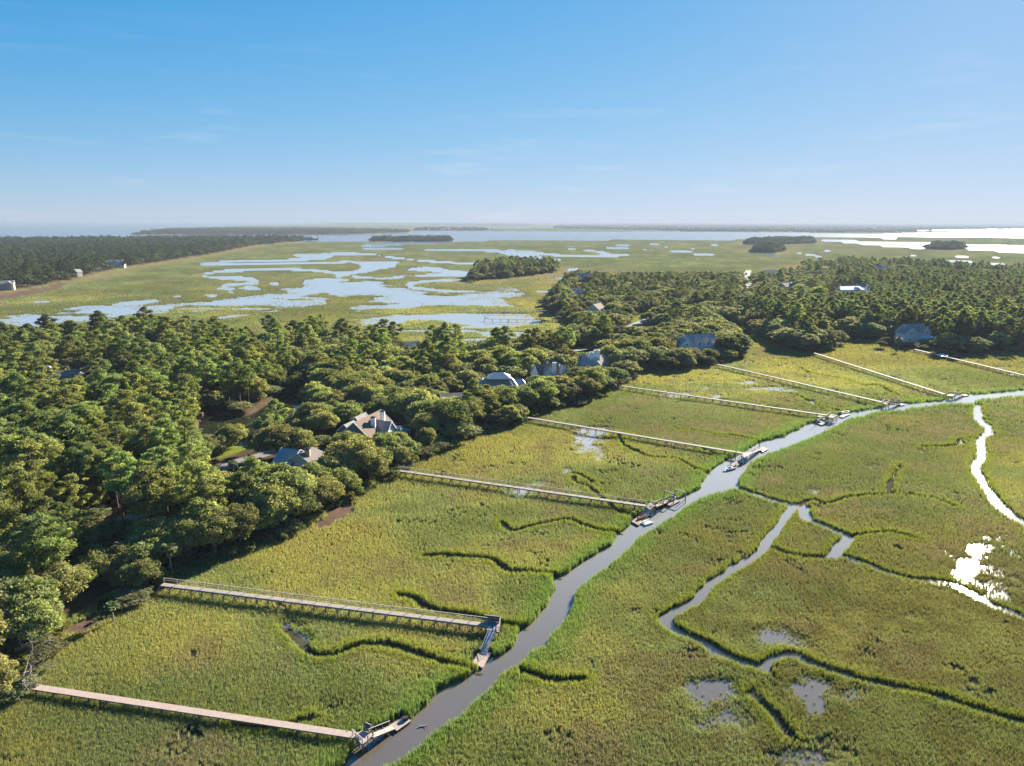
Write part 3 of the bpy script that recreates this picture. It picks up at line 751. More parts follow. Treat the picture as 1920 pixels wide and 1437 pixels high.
# ------------------------------------------------------------------ roads and drives
def road(name, px, width, mat, label, z=1.6):
    P = smooth_line(gpts(px, z), 6)
    T = np.gradient(P, axis=0); N = np.column_stack([-T[:, 1], T[:, 0]]); N /= np.linalg.norm(N, axis=1)[:, None]
    V = []
    cols = np.linspace(-width / 2, width / 2, 5)
    for c in cols:
        Q = P + N * c
        hh = fields(Q[:, 0], Q[:, 1])['h']
        V.append(np.column_stack([Q, np.maximum(hh, 0.4) + 0.10]))
    n = len(P); V = np.vstack(V)
    q = [(k * n + i, k * n + i + 1, (k + 1) * n + i + 1, (k + 1) * n + i) for k in range(4) for i in range(n - 1)]
    me = np_mesh(name, V, np.array(q)[:, ::-1])
    o = obj(name, me, mat)
    tag(o, label, 'road', kind='structure')
    return P, width
ROADS = [
    road('road', [(330,925),(395,888),(440,868),(485,855),(530,842),(575,835)], 5.0, M['asphalt'], 'pale asphalt lane beside the palms and the low dark-roofed house'),
    road('road', [(1130,640),(1180,614),(1205,603),(1235,590),(1262,578)], 7.5, M['asphalt'], 'sunlit pale road with a yellow verge among the oaks'),
    road('road', [(1040,672),(1075,658),(1120,648),(1150,638)], 6.0, M['asphalt'], 'sunlit stretch of road behind the house with a white chimney stack'),
    road('road', [(1412,545),(1402,530),(1399,518),(1404,506)], 9.0, M['asphalt'], 'far road running away from the camera through the wood'),
    road('driveway', [(120,1012),(180,995),(230,975),(290,955)], 4.5, M['gravel'], 'shaded gravel drive under the trees by the pine straw'),
    road('driveway', [(470,712),(520,700),(560,694),(610,700)], 5.0, M['asphalt'], 'shaded drive beyond the pond'),
]

# ------------------------------------------------------------------ marsh grass
def blade_clump(name, seed, n, height, spread, width, lean):
    rng = np.random.default_rng(seed)
    V = []; Q = []; T = []; var = []
    for k in range(n):
        a = rng.uniform(0, 6.283); r = spread * math.sqrt(rng.uniform(0, 1))
        bx, by = r * math.cos(a), r * math.sin(a)
        hh = height * rng.uniform(0.6, 1.08); w = width * rng.uniform(0.7, 1.3)
        yaw = rng.uniform(0, 6.283); cxn, cyn = math.cos(yaw), math.sin(yaw)
        la = rng.uniform(0, 6.283); ll = lean * rng.uniform(0.2, 1.0) * hh
        lx, ly = math.cos(la) * ll, math.sin(la) * ll
        b = len(V)
        V += [(bx - cxn * w * .5, by - cyn * w * .5, -0.1), (bx + cxn * w * .5, by + cyn * w * .5, -0.1),
              (bx + lx * .35 - cxn * w * .45, by + ly * .35 - cyn * w * .45, hh * .6), (bx + lx * .35 + cxn * w * .45, by + ly * .35 + cyn * w * .45, hh * .6),
              (bx + lx, by + ly, hh)]
        Q.append((b, b + 1, b + 3, b + 2)); T.append((b + 2, b + 3, b + 4))
        var.append(rng.uniform(0, 1))
    me = np_mesh(name, np.array(V), np.array(Q), np.array(T))
    at = me.attributes.new('var', 'FLOAT', 'FACE')
    at.data.foreach_set('value', np.array(var + var, np.float32))
    return me

def grass_material():
    m, n, l, out = new_mat('cordgrass')
    ti = n.new('ShaderNodeAttribute'); ti.attribute_type = 'INSTANCER'; ti.attribute_name = 'tint'
    va = n.new('ShaderNodeAttribute'); va.attribute_name = 'var'
    mr = n.new('ShaderNodeMapRange'); mr.inputs['To Min'].default_value = 0.65; mr.inputs['To Max'].default_value = 1.35
    l.new(va.outputs['Fac'], mr.inputs['Value'])
    sc = n.new('ShaderNodeVectorMath'); sc.operation = 'SCALE'; l.new(ti.outputs['Color'], sc.inputs[0]); l.new(mr.outputs[0], sc.inputs['Scale'])
    d = n.new('ShaderNodeBsdfDiffuse'); l.new(sc.outputs[0], d.inputs['Color'])
    tm = n.new('ShaderNodeVectorMath'); tm.operation = 'MULTIPLY'; tm.inputs[1].default_value = (1.18, 1.14, 0.72); l.new(sc.outputs[0], tm.inputs[0])
    t = n.new('ShaderNodeBsdfTranslucent'); l.new(tm.outputs[0], t.inputs['Color'])
    ms = n.new('ShaderNodeMixShader'); ms.inputs['Fac'].default_value = 0.5
    l.new(d.outputs[0], ms.inputs[1]); l.new(t.outputs[0], ms.inputs[2]); l.new(ms.outputs[0], out.inputs['Surface'])
    return m
M['grass'] = grass_material()

def hidden_collection(name, meshes, mat=None):
    c = bpy.data.collections.new(name)        # never linked to the scene: only the stuff objects draw from it
    for i, me in enumerate(meshes):
        if mat and len(me.materials) == 0: me.materials.append(mat)
        o = bpy.data.objects.new('%s_%02d' % (name, i), me); c.objects.link(o)
    return c

def scatter(name, P, rot, scale, index, coll, tint=None):
    """ONE object (kind stuff) that draws a mesh of COLL at each point"""
    me = bpy.data.meshes.new(name)
    me.vertices.add(len(P)); me.vertices.foreach_set('co', np.asarray(P, np.float32).ravel())
    for nm, typ, data, key in (('rot', 'FLOAT_VECTOR', rot, 'vector'), ('scl', 'FLOAT_VECTOR', scale, 'vector'), ('idx', 'INT', index, 'value')):
        at = me.attributes.new(nm, typ, 'POINT'); at.data.foreach_set(key, np.asarray(data, np.int32 if typ == 'INT' else np.float32).ravel())
    if tint is not None:
        at = me.attributes.new('tint', 'FLOAT_COLOR', 'POINT')
        at.data.foreach_set('color', np.column_stack([tint, np.ones(len(tint))]).astype(np.float32).ravel())
    ng = bpy.data.node_groups.new('scatter_' + name, 'GeometryNodeTree')
    ng.interface.new_socket('Geometry', in_out='INPUT', socket_type='NodeSocketGeometry')
    ng.interface.new_socket('Geometry', in_out='OUTPUT', socket_type='NodeSocketGeometry')
    n, l = ng.nodes, ng.links
    gi = n.new('NodeGroupInput'); go = n.new('NodeGroupOutput')
    ip = n.new('GeometryNodeInstanceOnPoints'); ci = n.new('GeometryNodeCollectionInfo')
    ci.inputs['Collection'].default_value = coll; ci.inputs['Separate Children'].default_value = True; ci.inputs['Reset Children'].default_value = True
    ip.inputs['Pick Instance'].default_value = True
    def attr(nm, typ):
        a = n.new('GeometryNodeInputNamedAttribute'); a.data_type = typ; a.inputs['Name'].default_value = nm
        return a.outputs['Attribute']
    l.new(gi.outputs[0], ip.inputs['Points']); l.new(ci.outputs[0], ip.inputs['Instance'])
    l.new(attr('idx', 'INT'), ip.inputs['Instance Index'])
    e2r = n.new('FunctionNodeEulerToRotation'); l.new(attr('rot', 'FLOAT_VECTOR'), e2r.inputs[0]); l.new(e2r.outputs[0], ip.inputs['Rotation'])
    l.new(attr('scl', 'FLOAT_VECTOR'), ip.inputs['Scale'])
    l.new(ip.outputs[0], go.inputs[0])
    o = bpy.data.objects.new(name, me); COL.objects.link(o)
    md = o.modifiers.new('scatter', 'NODES'); md.node_group = ng
    return o

CLUMPS_NEAR = hidden_collection('grass_clump', [blade_clump('grass_clump', 100 + i, 20, 1.0, 0.34, 0.046, 0.26) for i in range(8)], M['grass'])
CLUMPS_MID = hidden_collection('grass_tussock', [blade_clump('grass_tussock', 200 + i, 16, 1.0, 0.85, 0.15, 0.40) for i in range(6)], M['grass'])

FLOAT_CLEAR = [gpts(p, 0.3) for p in ([(661,1379),(680,1397),(744,1371),(773,1351),(757,1342),(701,1370)],[(895,1223),(883,1244),(905,1254),(923,1223)],[(907,1164),(913,1182),(937,1186),(939,1166)],
    [(1182,979),(1197,988),(1240,985),(1278,940),(1264,933),(1203,962)],[(1366,872),(1382,877),(1442,842),(1429,836)],[(1529,794),(1541,799),(1595,777),(1586,772)],[(1652,760),(1690,762),(1699,758),(1660,752)],[(1774,743),(1806,745),(1818,741),(1780,737)])]

def sow(name, label, r0, r1, density, coll, nvar, hscale, wscale, fade=None):
    half = math.radians(41)
    xs, ys = [], []
    edges = np.geomspace(r0, r1, 10)
    for e0, e1 in zip(edges[:-1], edges[1:]):        # even, jittered spacing, wider apart with distance
        rm = 0.5 * (e0 + e1)
        dens = density * (1.0 if fade is None else min(1.0, (fade / rm) ** 1.6))
        cell = 1.0 / math.sqrt(dens)
        A, B = np.meshgrid(np.arange(-e1 * math.sin(half), e1 * math.sin(half), cell), np.arange(e0 * math.cos(half), e1, cell))
        A = (A + RNG.uniform(-.48, .48, A.shape) * cell).ravel(); B = (B + RNG.uniform(-.48, .48, B.shape) * cell).ravel()
        rr = np.hypot(A, B); k = (rr >= e0) & (rr < e1) & (np.abs(np.arctan2(A, B)) < half)
        xs.append(A[k]); ys.append(B[k])
    X = np.concatenate(xs); Y = np.concatenate(ys); r = np.hypot(X, Y); n = len(X)
    f = fields(X, Y)
    h = f['h']
    rnd = RNG.uniform(0, 1, n)
    dry = smoothstep(-0.34, 0.02, h)
    keep = rnd < (0.02 + 0.98 * dry)
    keep &= RNG.uniform(0, 1, n) < smoothstep(1150, 560, r)          # the last tufts thin out into plain ground
    keep &= (f['creek'] < -0.25) & (f['side'] < -0.1) & (f['ditch'] > 0.1) & (f['up'] < 3.0) & (f['pond'] < -1) & ((f['open'] < 0) | (f['r'] < 330))
    bare = fbm(X, Y, 7.0, 131)
    keep &= ~((bare > 0.70) & (rnd > 0.35))
    keep &= ~((f['wet'] > -55) & (h < 0.03) & (RNG.uniform(0, 1, n) > 0.30))
    for P in FLOAT_CLEAR:
        keep &= poly_sd(X, Y, P, 4.0) < -0.35
    for P in WRACK:
        keep &= poly_sd(X, Y, P, 6.0) + 3 * (vnoise(X, Y, 3, 7) - 0.5) < 1.2 * rnd
    X, Y, h = X[keep], Y[keep], h[keep]
    f = {k: v[keep] for k, v in f.items()}
    n = len(X)
    c = marsh_colour(X, Y, f) * RNG.uniform(0.90, 1.10, (n, 1)) * np.column_stack([RNG.uniform(0.92, 1.10, n), np.ones(n), RNG.uniform(0.8, 1.2, n)])
    edge = smoothstep(-6.0, -0.6, f['creek'])
    near_d = np.maximum(smoothstep(2.6, 0.3, f['ditch']), smoothstep(-2.6, -0.3, f['side']))
    tall = hscale * (0.62 + 0.5 * fbm(X, Y, 14.0, 141) + 0.55 * edge + 0.22 * near_d) * RNG.uniform(0.92, 1.08, n)
    tall *= np.where(h < 0.0, 0.8, 1.0)
    wide = wscale * RNG.uniform(0.8, 1.25, n) * np.where(h < 0, 0.75, 1.0)
    o = scatter(name, np.column_stack([X, Y, np.maximum(h, -0.12)]), np.column_stack([np.zeros(n), np.zeros(n), RNG.uniform(0, 6.283, n)]),
                np.column_stack([wide, wide, tall]), RNG.integers(0, nvar, n), coll, c)
    tag(o, label, 'grass', kind='stuff')
    return n
_n1 = sow('marsh_grass', 'green and yellow cordgrass covering the near marsh', 74.0, 300.0, 6.5, CLUMPS_NEAR, 8, 0.92, 0.9, fade=130.0)
_n2 = sow('marsh_grass_beyond', 'cordgrass covering the marsh towards the houses', 230.0, 1150.0, 1.0, CLUMPS_MID, 6, 0.92, 0.9, fade=320.0)
print('grass clumps', _n1, _n2)

# ------------------------------------------------------------------ trees
def quad_cloud(C, N, S, rng, aspect=0.6):
    """leaf-sized diamonds at C facing N"""
    n = len(C)
    R = rng.normal(size=(n, 3)); T = np.cross(N, R); T /= np.linalg.norm(T, axis=1)[:, None] + 1e-9
    B = np.cross(N, T)
    s = S[:, None]
    V = np.stack([C + T * s, C + B * s * aspect, C - T * s, C - B * s * aspect], 1).reshape(-1, 3)
    return V, np.arange(n * 4).reshape(-1, 4)

def unit(rng, n):
    d = rng.normal(size=(n, 3)); return d / np.linalg.norm(d, axis=1)[:, None]

def puffs_mesh(name, puffs, rng, per, size, mat, upbias=0.35, hollow=0.45, scraggle=0.5, aspect=0.6):
    C = []; N = []; S = []; var = []
    for (c, rx, rz, dens) in puffs:
        n = max(6, int(per * dens))
        d = unit(rng, n)
        d[:, 2] = np.where((d[:, 2] < -0.35) & (rng.uniform(size=n) < 0.7), -d[:, 2] * 0.6, d[:, 2])
        rr = rng.uniform(0, 1, n) ** hollow
        rr *= 1 + scraggle * 0.4 * (rng.uniform(size=n) ** 3)
        P = np.array(c) + d * rr[:, None] * np.array([rx, rx, rz])
        nn = d * 0.6 + unit(rng, n) * 0.9 + np.array([0, 0, upbias]); nn /= np.linalg.norm(nn, axis=1)[:, None]
        C.append(P); N.append(nn); S.append(size * rng.uniform(0.55, 1.35, n))
        base = rng.uniform(0.1, 0.8)
        var.append(np.clip(base + rng.normal(0, 0.22, n), 0, 1))
    V, q = quad_cloud(np.vstack(C), np.vstack(N), np.concatenate(S), rng, aspect)
    me = np_mesh(name, V, q)
    at = me.attributes.new('var', 'FLOAT', 'FACE'); at.data.foreach_set('value', np.concatenate(var).astype(np.float32))
    me.materials.append(mat)
    return me

def pine_model(seed, per, size, nb=30, mat='pine'):
    rng = np.random.default_rng(seed)
    Hh = 18.0; bare = rng.uniform(0.42, 0.56)
    bend = rng.normal(0, 0.5, 2)
    axis = lambda t: np.array([bend[0] * t * t, bend[1] * t * t, Hh * t])
    tr = MB(); tr.tube([axis(t) - (np.array([0, 0, 0.6]) if t == 0 else 0) for t in (0, .25, .5, .75, .97)], [.30, .25, .21, .14, .05], 7)
    puffs = []
    spread = rng.uniform(3.2, 4.4)
    for i in range(nb):
        t = bare + (1 - bare) * (i + rng.uniform(0, 1)) / nb
        k = (t - bare) / (1 - bare)
        env = spread * (0.55 + 0.75 * math.sin(math.pi * min(1, k * 0.85 + 0.12))) * (1.0 if k < 0.8 else 0.75)
        a = i * 2.4 + rng.uniform(-.5, .5); rho = env * rng.uniform(0.35, 0.95) * (1 - 0.6 * max(0, k - 0.75) / 0.25)
        c = axis(t) + np.array([math.cos(a) * rho, math.sin(a) * rho, rng.uniform(-.2, .6)])
        rx = rng.uniform(0.75, 1.75) * (1.05 - 0.25 * k); puffs.append((c, rx, rx * rng.uniform(0.42, 0.75), (rx / 1.2) ** 2 * rng.uniform(.8, 1.2)))
        s = axis(max(0.1, t - 0.05)); tr.tube([s, (s + c) / 2 + np.array([0, 0, .12]), c], [.075, .055, .03], 4, False)
    puffs.append((axis(1.0) + np.array([0, 0, -.3]), 1.3, 0.8, 0.9))
    for k in range(3):                                   # dead stubs low on the bole
        t = rng.uniform(.25, bare); a = rng.uniform(0, 6.28); s = axis(t)
        tr.tube([s, s + np.array([math.cos(a) * 1.3, math.sin(a) * 1.3, .1])], [.04, .015], 3, False)
    return tr.mesh('pine_trunk', M['bark']), puffs_mesh('pine_crown', puffs, rng, per, size, M[mat], scraggle=1.2, aspect=0.42)

def oak_model(seed, per, size, nb=30, mat='oak', wide=6.2, tall=10.0):
    rng = np.random.default_rng(seed)
    tr = MB(); puffs = []
    fork = rng.uniform(1.6, 2.6)
    tr.tube([(0, 0, -.6), (rng.normal(0, .15), rng.normal(0, .15), fork * .6), (0, 0, fork)], [.55, .42, .40], 8)
    limbs = []
    for i in range(6):
        a = i * 1.05 + rng.uniform(-.3, .3); L = wide * rng.uniform(.55, .8); z = tall * rng.uniform(.5, .75)
        m = np.array([math.cos(a) * L * .5, math.sin(a) * L * .5, fork + (z - fork) * .6]); e = np.array([math.cos(a) * L, math.sin(a) * L, z])
        tr.tube([(0, 0, fork - .2), m, e], [.26, .17, .08], 5, False); limbs.append((m, e))
    asym = rng.uniform(0.8, 1.2, 2)
    for i in range(nb):
        g = (i + .5) / nb
        phi = i * 2.39996; ct = 1 - 1.12 * g                 # dome, a little below the equator
        st = math.sqrt(max(0, 1 - min(1, ct * ct)))
        k = rng.uniform(.62, .95)
        c = np.array([math.cos(phi) * st * wide * k * asym[0], math.sin(phi) * st * wide * k * asym[1], tall * .47 + ct * tall * .44 * rng.uniform(.75, 1.05)])
        rx = rng.uniform(1.3, 2.1) * wide / 6.2
        puffs.append((c, rx, rx * rng.uniform(.6, .8), rng.uniform(.7, 1.3)))
        m, e = limbs[i % 6]
        tr.tube([e, (e + c) / 2 + rng.normal(0, .2, 3), c], [.07, .05, .02], 3, False)
    return tr.mesh('oak_trunk', M['bark']), puffs_mesh('oak_crown', puffs, rng, per, size, M[mat], 0.5, 0.38)

def shrub_model(seed, per, size):
    rng = np.random.default_rng(seed)
    tr = MB(); puffs = []
    for i in range(7):
        a = rng.uniform(0, 6.28); rho = rng.uniform(.1, 1.1); c = np.array([math.cos(a) * rho, math.sin(a) * rho, rng.uniform(.7, 1.9)])
        puffs.append((c, rng.uniform(.5, .85), rng.uniform(.4, .7), 1.0)); tr.tube([(0, 0, -.2), c * .5, c], [.05, .035, .015], 4, False)
    return tr.mesh('shrub_stems', M['bark']), puffs_mesh('shrub_foliage', puffs, rng, per, size, M['shrub'], .4, .4)

def palm_model(seed):
    rng = np.random.default_rng(seed)
    Hh = 7.0; b = rng.normal(0, .35, 2)
    tr = MB().tube([(0, 0, -.4), (b[0] * .2, b[1] * .2, 2.4), (b[0] * .6, b[1] * .6, 4.8), (b[0], b[1], Hh)], [.24, .19, .18, .19], 8)
    top = np.array([b[0], b[1], Hh])
    V = []; Q = []; var = []; VD = []; QD = []
    def frond(Vl, Ql, a, el, L, droop, wmax):
        d = np.array([math.cos(a), math.sin(a), 0]); s = np.array([-math.sin(a), math.cos(a), 0])
        base = len(Vl)
        for k, t in enumerate((0, .4, .62, .85, 1.0)):
            w = (0.03, 0.05, wmax, wmax * .8, .08)[k]
            p = top + d * (L * t * math.cos(el)) + np.array([0, 0, L * t * math.sin(el) - droop * t * t])
            fold = np.array([0, 0, -w * .35])
            Vl += [p - s * w + fold, p, p + s * w + fold]
        for k in range(4):
            for j in range(2):
                i = base + k * 3 + j; Ql.append((i, i + 1, i + 4, i + 3))
    for i in range(58):
        a = i * 2.39996 + rng.uniform(-.2, .2); el = rng.uniform(-.35, 1.25)
        n0 = len(Q); frond(V, Q, a, el, rng.uniform(1.6, 2.2), rng.uniform(.4, 1.0), rng.uniform(.4, .62)); var += [rng.uniform(0, 1)] * (len(Q) - n0)
    for i in range(20):
        frond(VD, QD, rng.uniform(0, 6.28), rng.uniform(-1.2, -.6), rng.uniform(1.0, 1.5), .5, .25)
    cr = np_mesh('palm_crown', np.array(V), np.array(Q)); at = cr.attributes.new('var', 'FLOAT', 'FACE'); at.data.foreach_set('value', np.array(var, np.float32))
    cr.materials.append(M['palm'])
    dd = np_mesh('palm_dead_fronds', np.array(VD), np.array(QD)); dd.materials.append(M['frond_dead'])
    return tr.mesh('palm_trunk', M['palm_bark']), cr, dd

def join_meshes(name, meshes):
    """one mesh from several, materials kept (for the stuff objects)"""
    V = []; Fq = []; Ft = []; mats = []; var = []
    off = 0; mq = []; mt = []
    for mi, me in enumerate(meshes):
        n = len(me.vertices); co = np.empty(n * 3, np.float32); me.vertices.foreach_get('co', co); V.append(co.reshape(-1, 3))
        va = np.full(len(me.polygons), 0.5, np.float32)
        if 'var' in me.attributes: me.attributes['var'].data.foreach_get('value', va)
        for p, vv in zip(me.polygons, va):
            ix = [i + off for i in p.vertices]
            if len(ix) == 4: Fq.append(ix); mq.append((mi, vv))
            elif len(ix) == 3: Ft.append(ix); mt.append((mi, vv))
            else:
                for k in range(1, len(ix) - 1): Ft.append([ix[0], ix[k], ix[k + 1]]); mt.append((mi, vv))
        off += n; mats.append(me.materials[0])
    out = np_mesh(name, np.vstack(V), np.array(Fq), np.array(Ft) if Ft else None)
    info = mq + mt
    for m_ in mats: out.materials.append(m_)
    out.polygons.foreach_set('material_index', np.array([i[0] for i in info], np.int32))
    at = out.attributes.new('var', 'FLOAT', 'FACE'); at.data.foreach_set('value', np.array([i[1] for i in info], np.float32))
    return out

PINES = [pine_model(300 + i, 260, 0.30) for i in range(8)]
OAKS = [oak_model(400 + i, 330, 0.28, 26 + 3 * i, wide=5.6 + 0.35 * (i % 4)) for i in range(7)]
BRIGHT = [oak_model(450, 330, 0.34, mat='bright')]
SHRUBS = [shrub_model(500 + i, 130, 0.17) for i in range(4)]
PALMS = [palm_model(600 + i) for i in range(3)]
def lod(seed_models, name): return [join_meshes(name, m_) for m_ in seed_models]
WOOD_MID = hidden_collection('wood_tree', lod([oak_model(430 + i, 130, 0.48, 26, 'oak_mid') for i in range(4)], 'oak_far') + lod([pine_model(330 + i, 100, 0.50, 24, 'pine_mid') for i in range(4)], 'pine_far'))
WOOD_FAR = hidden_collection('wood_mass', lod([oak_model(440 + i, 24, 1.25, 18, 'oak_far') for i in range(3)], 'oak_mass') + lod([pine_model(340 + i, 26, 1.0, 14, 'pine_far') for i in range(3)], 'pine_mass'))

# photograph-derived limits: where the tree line stands against the marsh, and what stays in view between the trees
SKYLINE_NEAR = np.array([(-400,600),(0,608),(60,612),(125,600),(150,603),(180,583),(215,598),(235,613),(265,575),(300,590),(350,588),(400,590),(430,610),(470,603),(505,588),(540,598),(600,588),(640,592),
    (670,603),(700,610),(720,597),(745,603),(760,636),(795,642),(806,606),(860,604),(880,636),(905,640),(925,612),(955,610),(970,634),(985,615),(1010,612),(1040,616),(1070,612),(1095,630),(1150,600),(1200,585),(2400,560)], float)
SKYLINE_MID = np.array([(900,560),(1020,560),(1040,545),(1060,518),(1080,506),(1150,511),(1200,509),(1300,509),(1385,508),(1396,516),(1405,522),(1420,510),(1500,498),(1530,489),(1560,486),(1600,484),(1640,488),(1662,500),
    (1700,503),(1730,497),(1760,501),(1800,506),(1850,505),(2400,508)], float)
SEEN = [  # pixel box that stays open: left, top, right, bottom
    (634,768,757,808),(511,836,590,866),(590,836,612,850),(900,697,985,722),(1003,675,1050,704),(1078,655,1128,686),(1264,622,1345,652),(1674,604,1737,638),(1099,569,1138,582),(1066,540,1096,552),
    (1576,528,1632,547),(1460,527,1490,540),(1436,506,1460,512),(104,690,124,712),(150,690,170,705),(836,735,862,745),(762,643,778,650),(1640,497,1660,504),
    (396,855,450,888),(455,850,480,860),(420,830,475,848),(1182,590,1236,612),(1076,647,1120,660),(1394,512,1406,540),(543,690,566,704),(380,796,396,818),(530,745,556,768),(548,770,566,784),(445,808,478,822),
    (78,1160,128,1205),(205,955,262,976),(300,1002,338,1070),(400,810,432,850),(1080,505,1110,530),(2,525,24,540),(140,512,152,519),(196,488,232,497),
    (1190,560,1230,584),(1513,527,1556,550),(1675,632,1700,654),(1500,498,1508,520),(745,878,800,900),(985,778,1020,792),(1150,716,1175,730),(300,1090,345,1108)]
SEEN_R = np.array([np.hypot(*G((b[0] + b[2]) / 2, b[3], 1.0)[:2]) for b in SEEN])

def ray_height(u, v, r):
    """height at ground distance r on the sight line through pixel (u, v)"""
    dx = V_F[0] + (u - CX) / F_PX * V_R[0] - (v - CY) / F_PX * V_U[0]
    dy = V_F[1] + (u - CX) / F_PX * V_R[1] - (v - CY) / F_PX * V_U[1]
    dz = V_F[2] + (u - CX) / F_PX * V_R[2] - (v - CY) / F_PX * V_U[2]
    return CAM_H + r * dz / np.hypot(dx, dy)

def limit_heights(X, Y, base, ht, rad):
    r = np.hypot(X, Y)
    u, v = project(X, Y, base + ht * 0.7)
    ub, vb = project(X, Y, base)
    lim = np.full(len(X), 99.0)
    near = (r < 470) & (u < 1075)
    lim = np.where(near, ray_height(u, np.interp(u, SKYLINE_NEAR[:, 0], SKYLINE_NEAR[:, 1]), r), lim)
    mid = ~near & (u > 1000) & (r < 1250)
    lim = np.where(mid, np.minimum(lim, ray_height(u, np.interp(u, SKYLINE_MID[:, 0], SKYLINE_MID[:, 1]), r)), lim)
    pr = F_PX * rad / r
    for b, rb in zip(SEEN, SEEN_R):
        hit = (u + pr * 0.55 > b[0]) & (u - pr * 0.55 < b[2]) & (r < rb + 3.0) & (r > rb * 0.35)
        lim = np.where(hit, np.minimum(lim, ray_height(u, b[3], r)), lim)
    return np.minimum(ht, lim - base)

FOOT = []        # footprints kept clear: centre x, y, radius (houses fill this)
def woods():
    regions = [('near', 6.6, 60, 470, 0), ('near', 10.0, 470, 1500, 1), ('left', 12.5, 500, 3000, 2), ('near', 7.0, 60, 950, 4), ('hammock', 8.0, 500, 1600, 1), ('isle_a', 10, 1500, 5000, 2), ('isle_b', 9, 1500, 5000, 2),
               ('isle_c', 8, 1000, 5000, 2), ('isle_d', 7, 1000, 5000, 2), ('sea_isle', 26, 2500, 7000, 3)]
    out = []
    for ri, (key, cell, r0, r1, lodlev) in enumerate(regions):
        P = UPLAND[key]
        lo = P.min(0); hi = P.max(0)
        lo = np.maximum(lo, [-r1, 30]); hi = np.minimum(hi, [r1, r1])
        gx = np.arange(lo[0], hi[0], cell); gy = np.arange(lo[1], hi[1], cell)
        if len(gx) == 0 or len(gy) == 0: continue
        A, B = np.meshgrid(gx, gy)
        X = (A + RNG.uniform(-.46, .46, A.shape) * cell).ravel(); Y = (B + RNG.uniform(-.46, .46, A.shape) * cell).ravel()
        r = np.hypot(X, Y); az = np.degrees(np.arctan2(X, Y))
        k = (r > r0) & (r < r1) & (np.abs(az) < 40)
        X, Y = X[k], Y[k]
        f = fields(X, Y)
        k = (f['up_raw'] > (1.2 if lodlev == 0 else (-0.8 if lodlev == 4 else 2.0))) & (f['pond'] < -1.5) & (f['h'] > (0.1 if lodlev == 4 else 0.3))
        for Pr, w in ROADS:
            k &= line_dist(X, Y, Pr, 20.0) > w / 2 + 2.2
        for Pl in LAWN:
            k &= poly_sd(X, Y, Pl, 6.0) < -1.0
        X, Y, up, h, u, v = X[k], Y[k], f['up_raw'][k], f['h'][k], f['u'][k], f['v'][k]
        n = len(X)
        pn = fbm(X, Y, 55.0, 151)
        pine_p = {0: 0.50, 1: 0.40, 2: 0.45, 3: 0.5, 4: -9.0}[lodlev] + 1.1 * (pn - 0.5)
        if key == 'near' and lodlev != 4:
            pine_p = np.where((u > 480) & (u < 1420) & (v > 560), 0.10 + 0.8 * (pn - 0.5), pine_p)
            pine_p = np.where((u > 1570) & (u < 1960) & (v > 520), 0.85, pine_p)
            pine_p = np.where((u < 480) & (v < 1000), 0.55 + 0.9 * (pn - 0.5), pine_p)
            pine_p = np.where((u > 1060) & (u < 1570) & (v <= 560), 0.18, pine_p)
        pine_p = np.where(up < 9, pine_p * 0.35, pine_p)
        pine = RNG.uniform(0, 1, n) < pine_p
        ht = np.where(pine, RNG.uniform(14.5, 20.5, n), RNG.uniform(7.5, 12.5, n))
        if lodlev == 4: ht = RNG.uniform(2.4, 4.6, n)        # undergrowth
        ht = ht * (0.78 + 0.44 * fbm(X, Y, 26.0, 157))
        ht = np.where(up < 5, ht * 0.72, ht)
        ht = np.where((key == 'near') & (u > 1060) & (v <= 600), ht * 0.82, ht)
        rad = np.where(pine, 3.6, 5.5)
        if key in ('near', 'left'):
            ht2 = limit_heights(X, Y, h, ht, rad)
        else:
            ht2 = ht
        minh = np.where(pine, 8.5, 2.6)
        # a pine that would be too tall there becomes a lower oak
        turn = pine & (ht2 < minh) & (ht2 > 2.6)
        pine = pine & ~turn
        k = ht2 > 2.4
        for (fx, fy, fr) in FOOT:
            k &= np.hypot(X - fx, Y - fy) > fr + np.where(ht2 > 5, 2.8, 1.2)
        for i in np.nonzero(k)[0]:
            out.append((float(X[i]), float(Y[i]), float(h[i]), bool(pine[i]), float(ht2[i]), lodlev, key))
    return out

ORD = ['nearest', 'second nearest', 'third nearest', 'fourth nearest', 'fifth nearest', 'sixth nearest', 'seventh nearest', 'eighth nearest', 'ninth nearest', 'tenth nearest', 'eleventh nearest', 'twelfth nearest']
def ordinal(i):
    if i < len(ORD): return ORD[i]
    n = i + 1
    return '%d%s nearest' % (n, 'th' if 10 <= n % 100 <= 20 else {1: 'st', 2: 'nd', 3: 'rd'}.get(n % 10, 'th'))

LANDMARKS = [  # pixel of its foot, phrase
    ((60,1290), "the pink walkway's landward end"), ((305,1098), "the stub-beamed walkway's shore end"), ((750,886), "the third walkway's shore end"),
    ((990,786), "the fourth walkway's shore end"), ((1158,724), "the fifth walkway's shore end"), ((1348,686), "the sixth walkway's shore end"), ((1530,664), "the seventh walkway's shore end"),
    ((1720,657), "the eighth walkway's shore end"), ((690,830), 'the grey two-chimney house'), ((560,880), 'the low dark-roofed house'), ((940,735), 'the metal-capped hipped house'),
    ((1027,715), 'the white dark-gabled house'), ((1108,695), 'the big white chimney stack'), ((1305,660), 'the slate many-gabled house'), ((1706,645), 'the grey pinewood house'),
    ((460,800), 'the pond'), ((425,872), 'the palm lane'), ((230,970), 'the gravel drive'), ((115,735), 'the house hidden in the wood'), ((1208,602), 'the yellow-verged road'),
    ((1118,590), 'the pale brown-roofed gable'), ((1100,655), 'the sunlit road stretch'), ((1605,555), 'the white terraced house'), ((1400,530), 'the far straight road'), ((100,1190), 'the small marshside lawn'),
    ((510,700), 'the drive beyond the pond')]
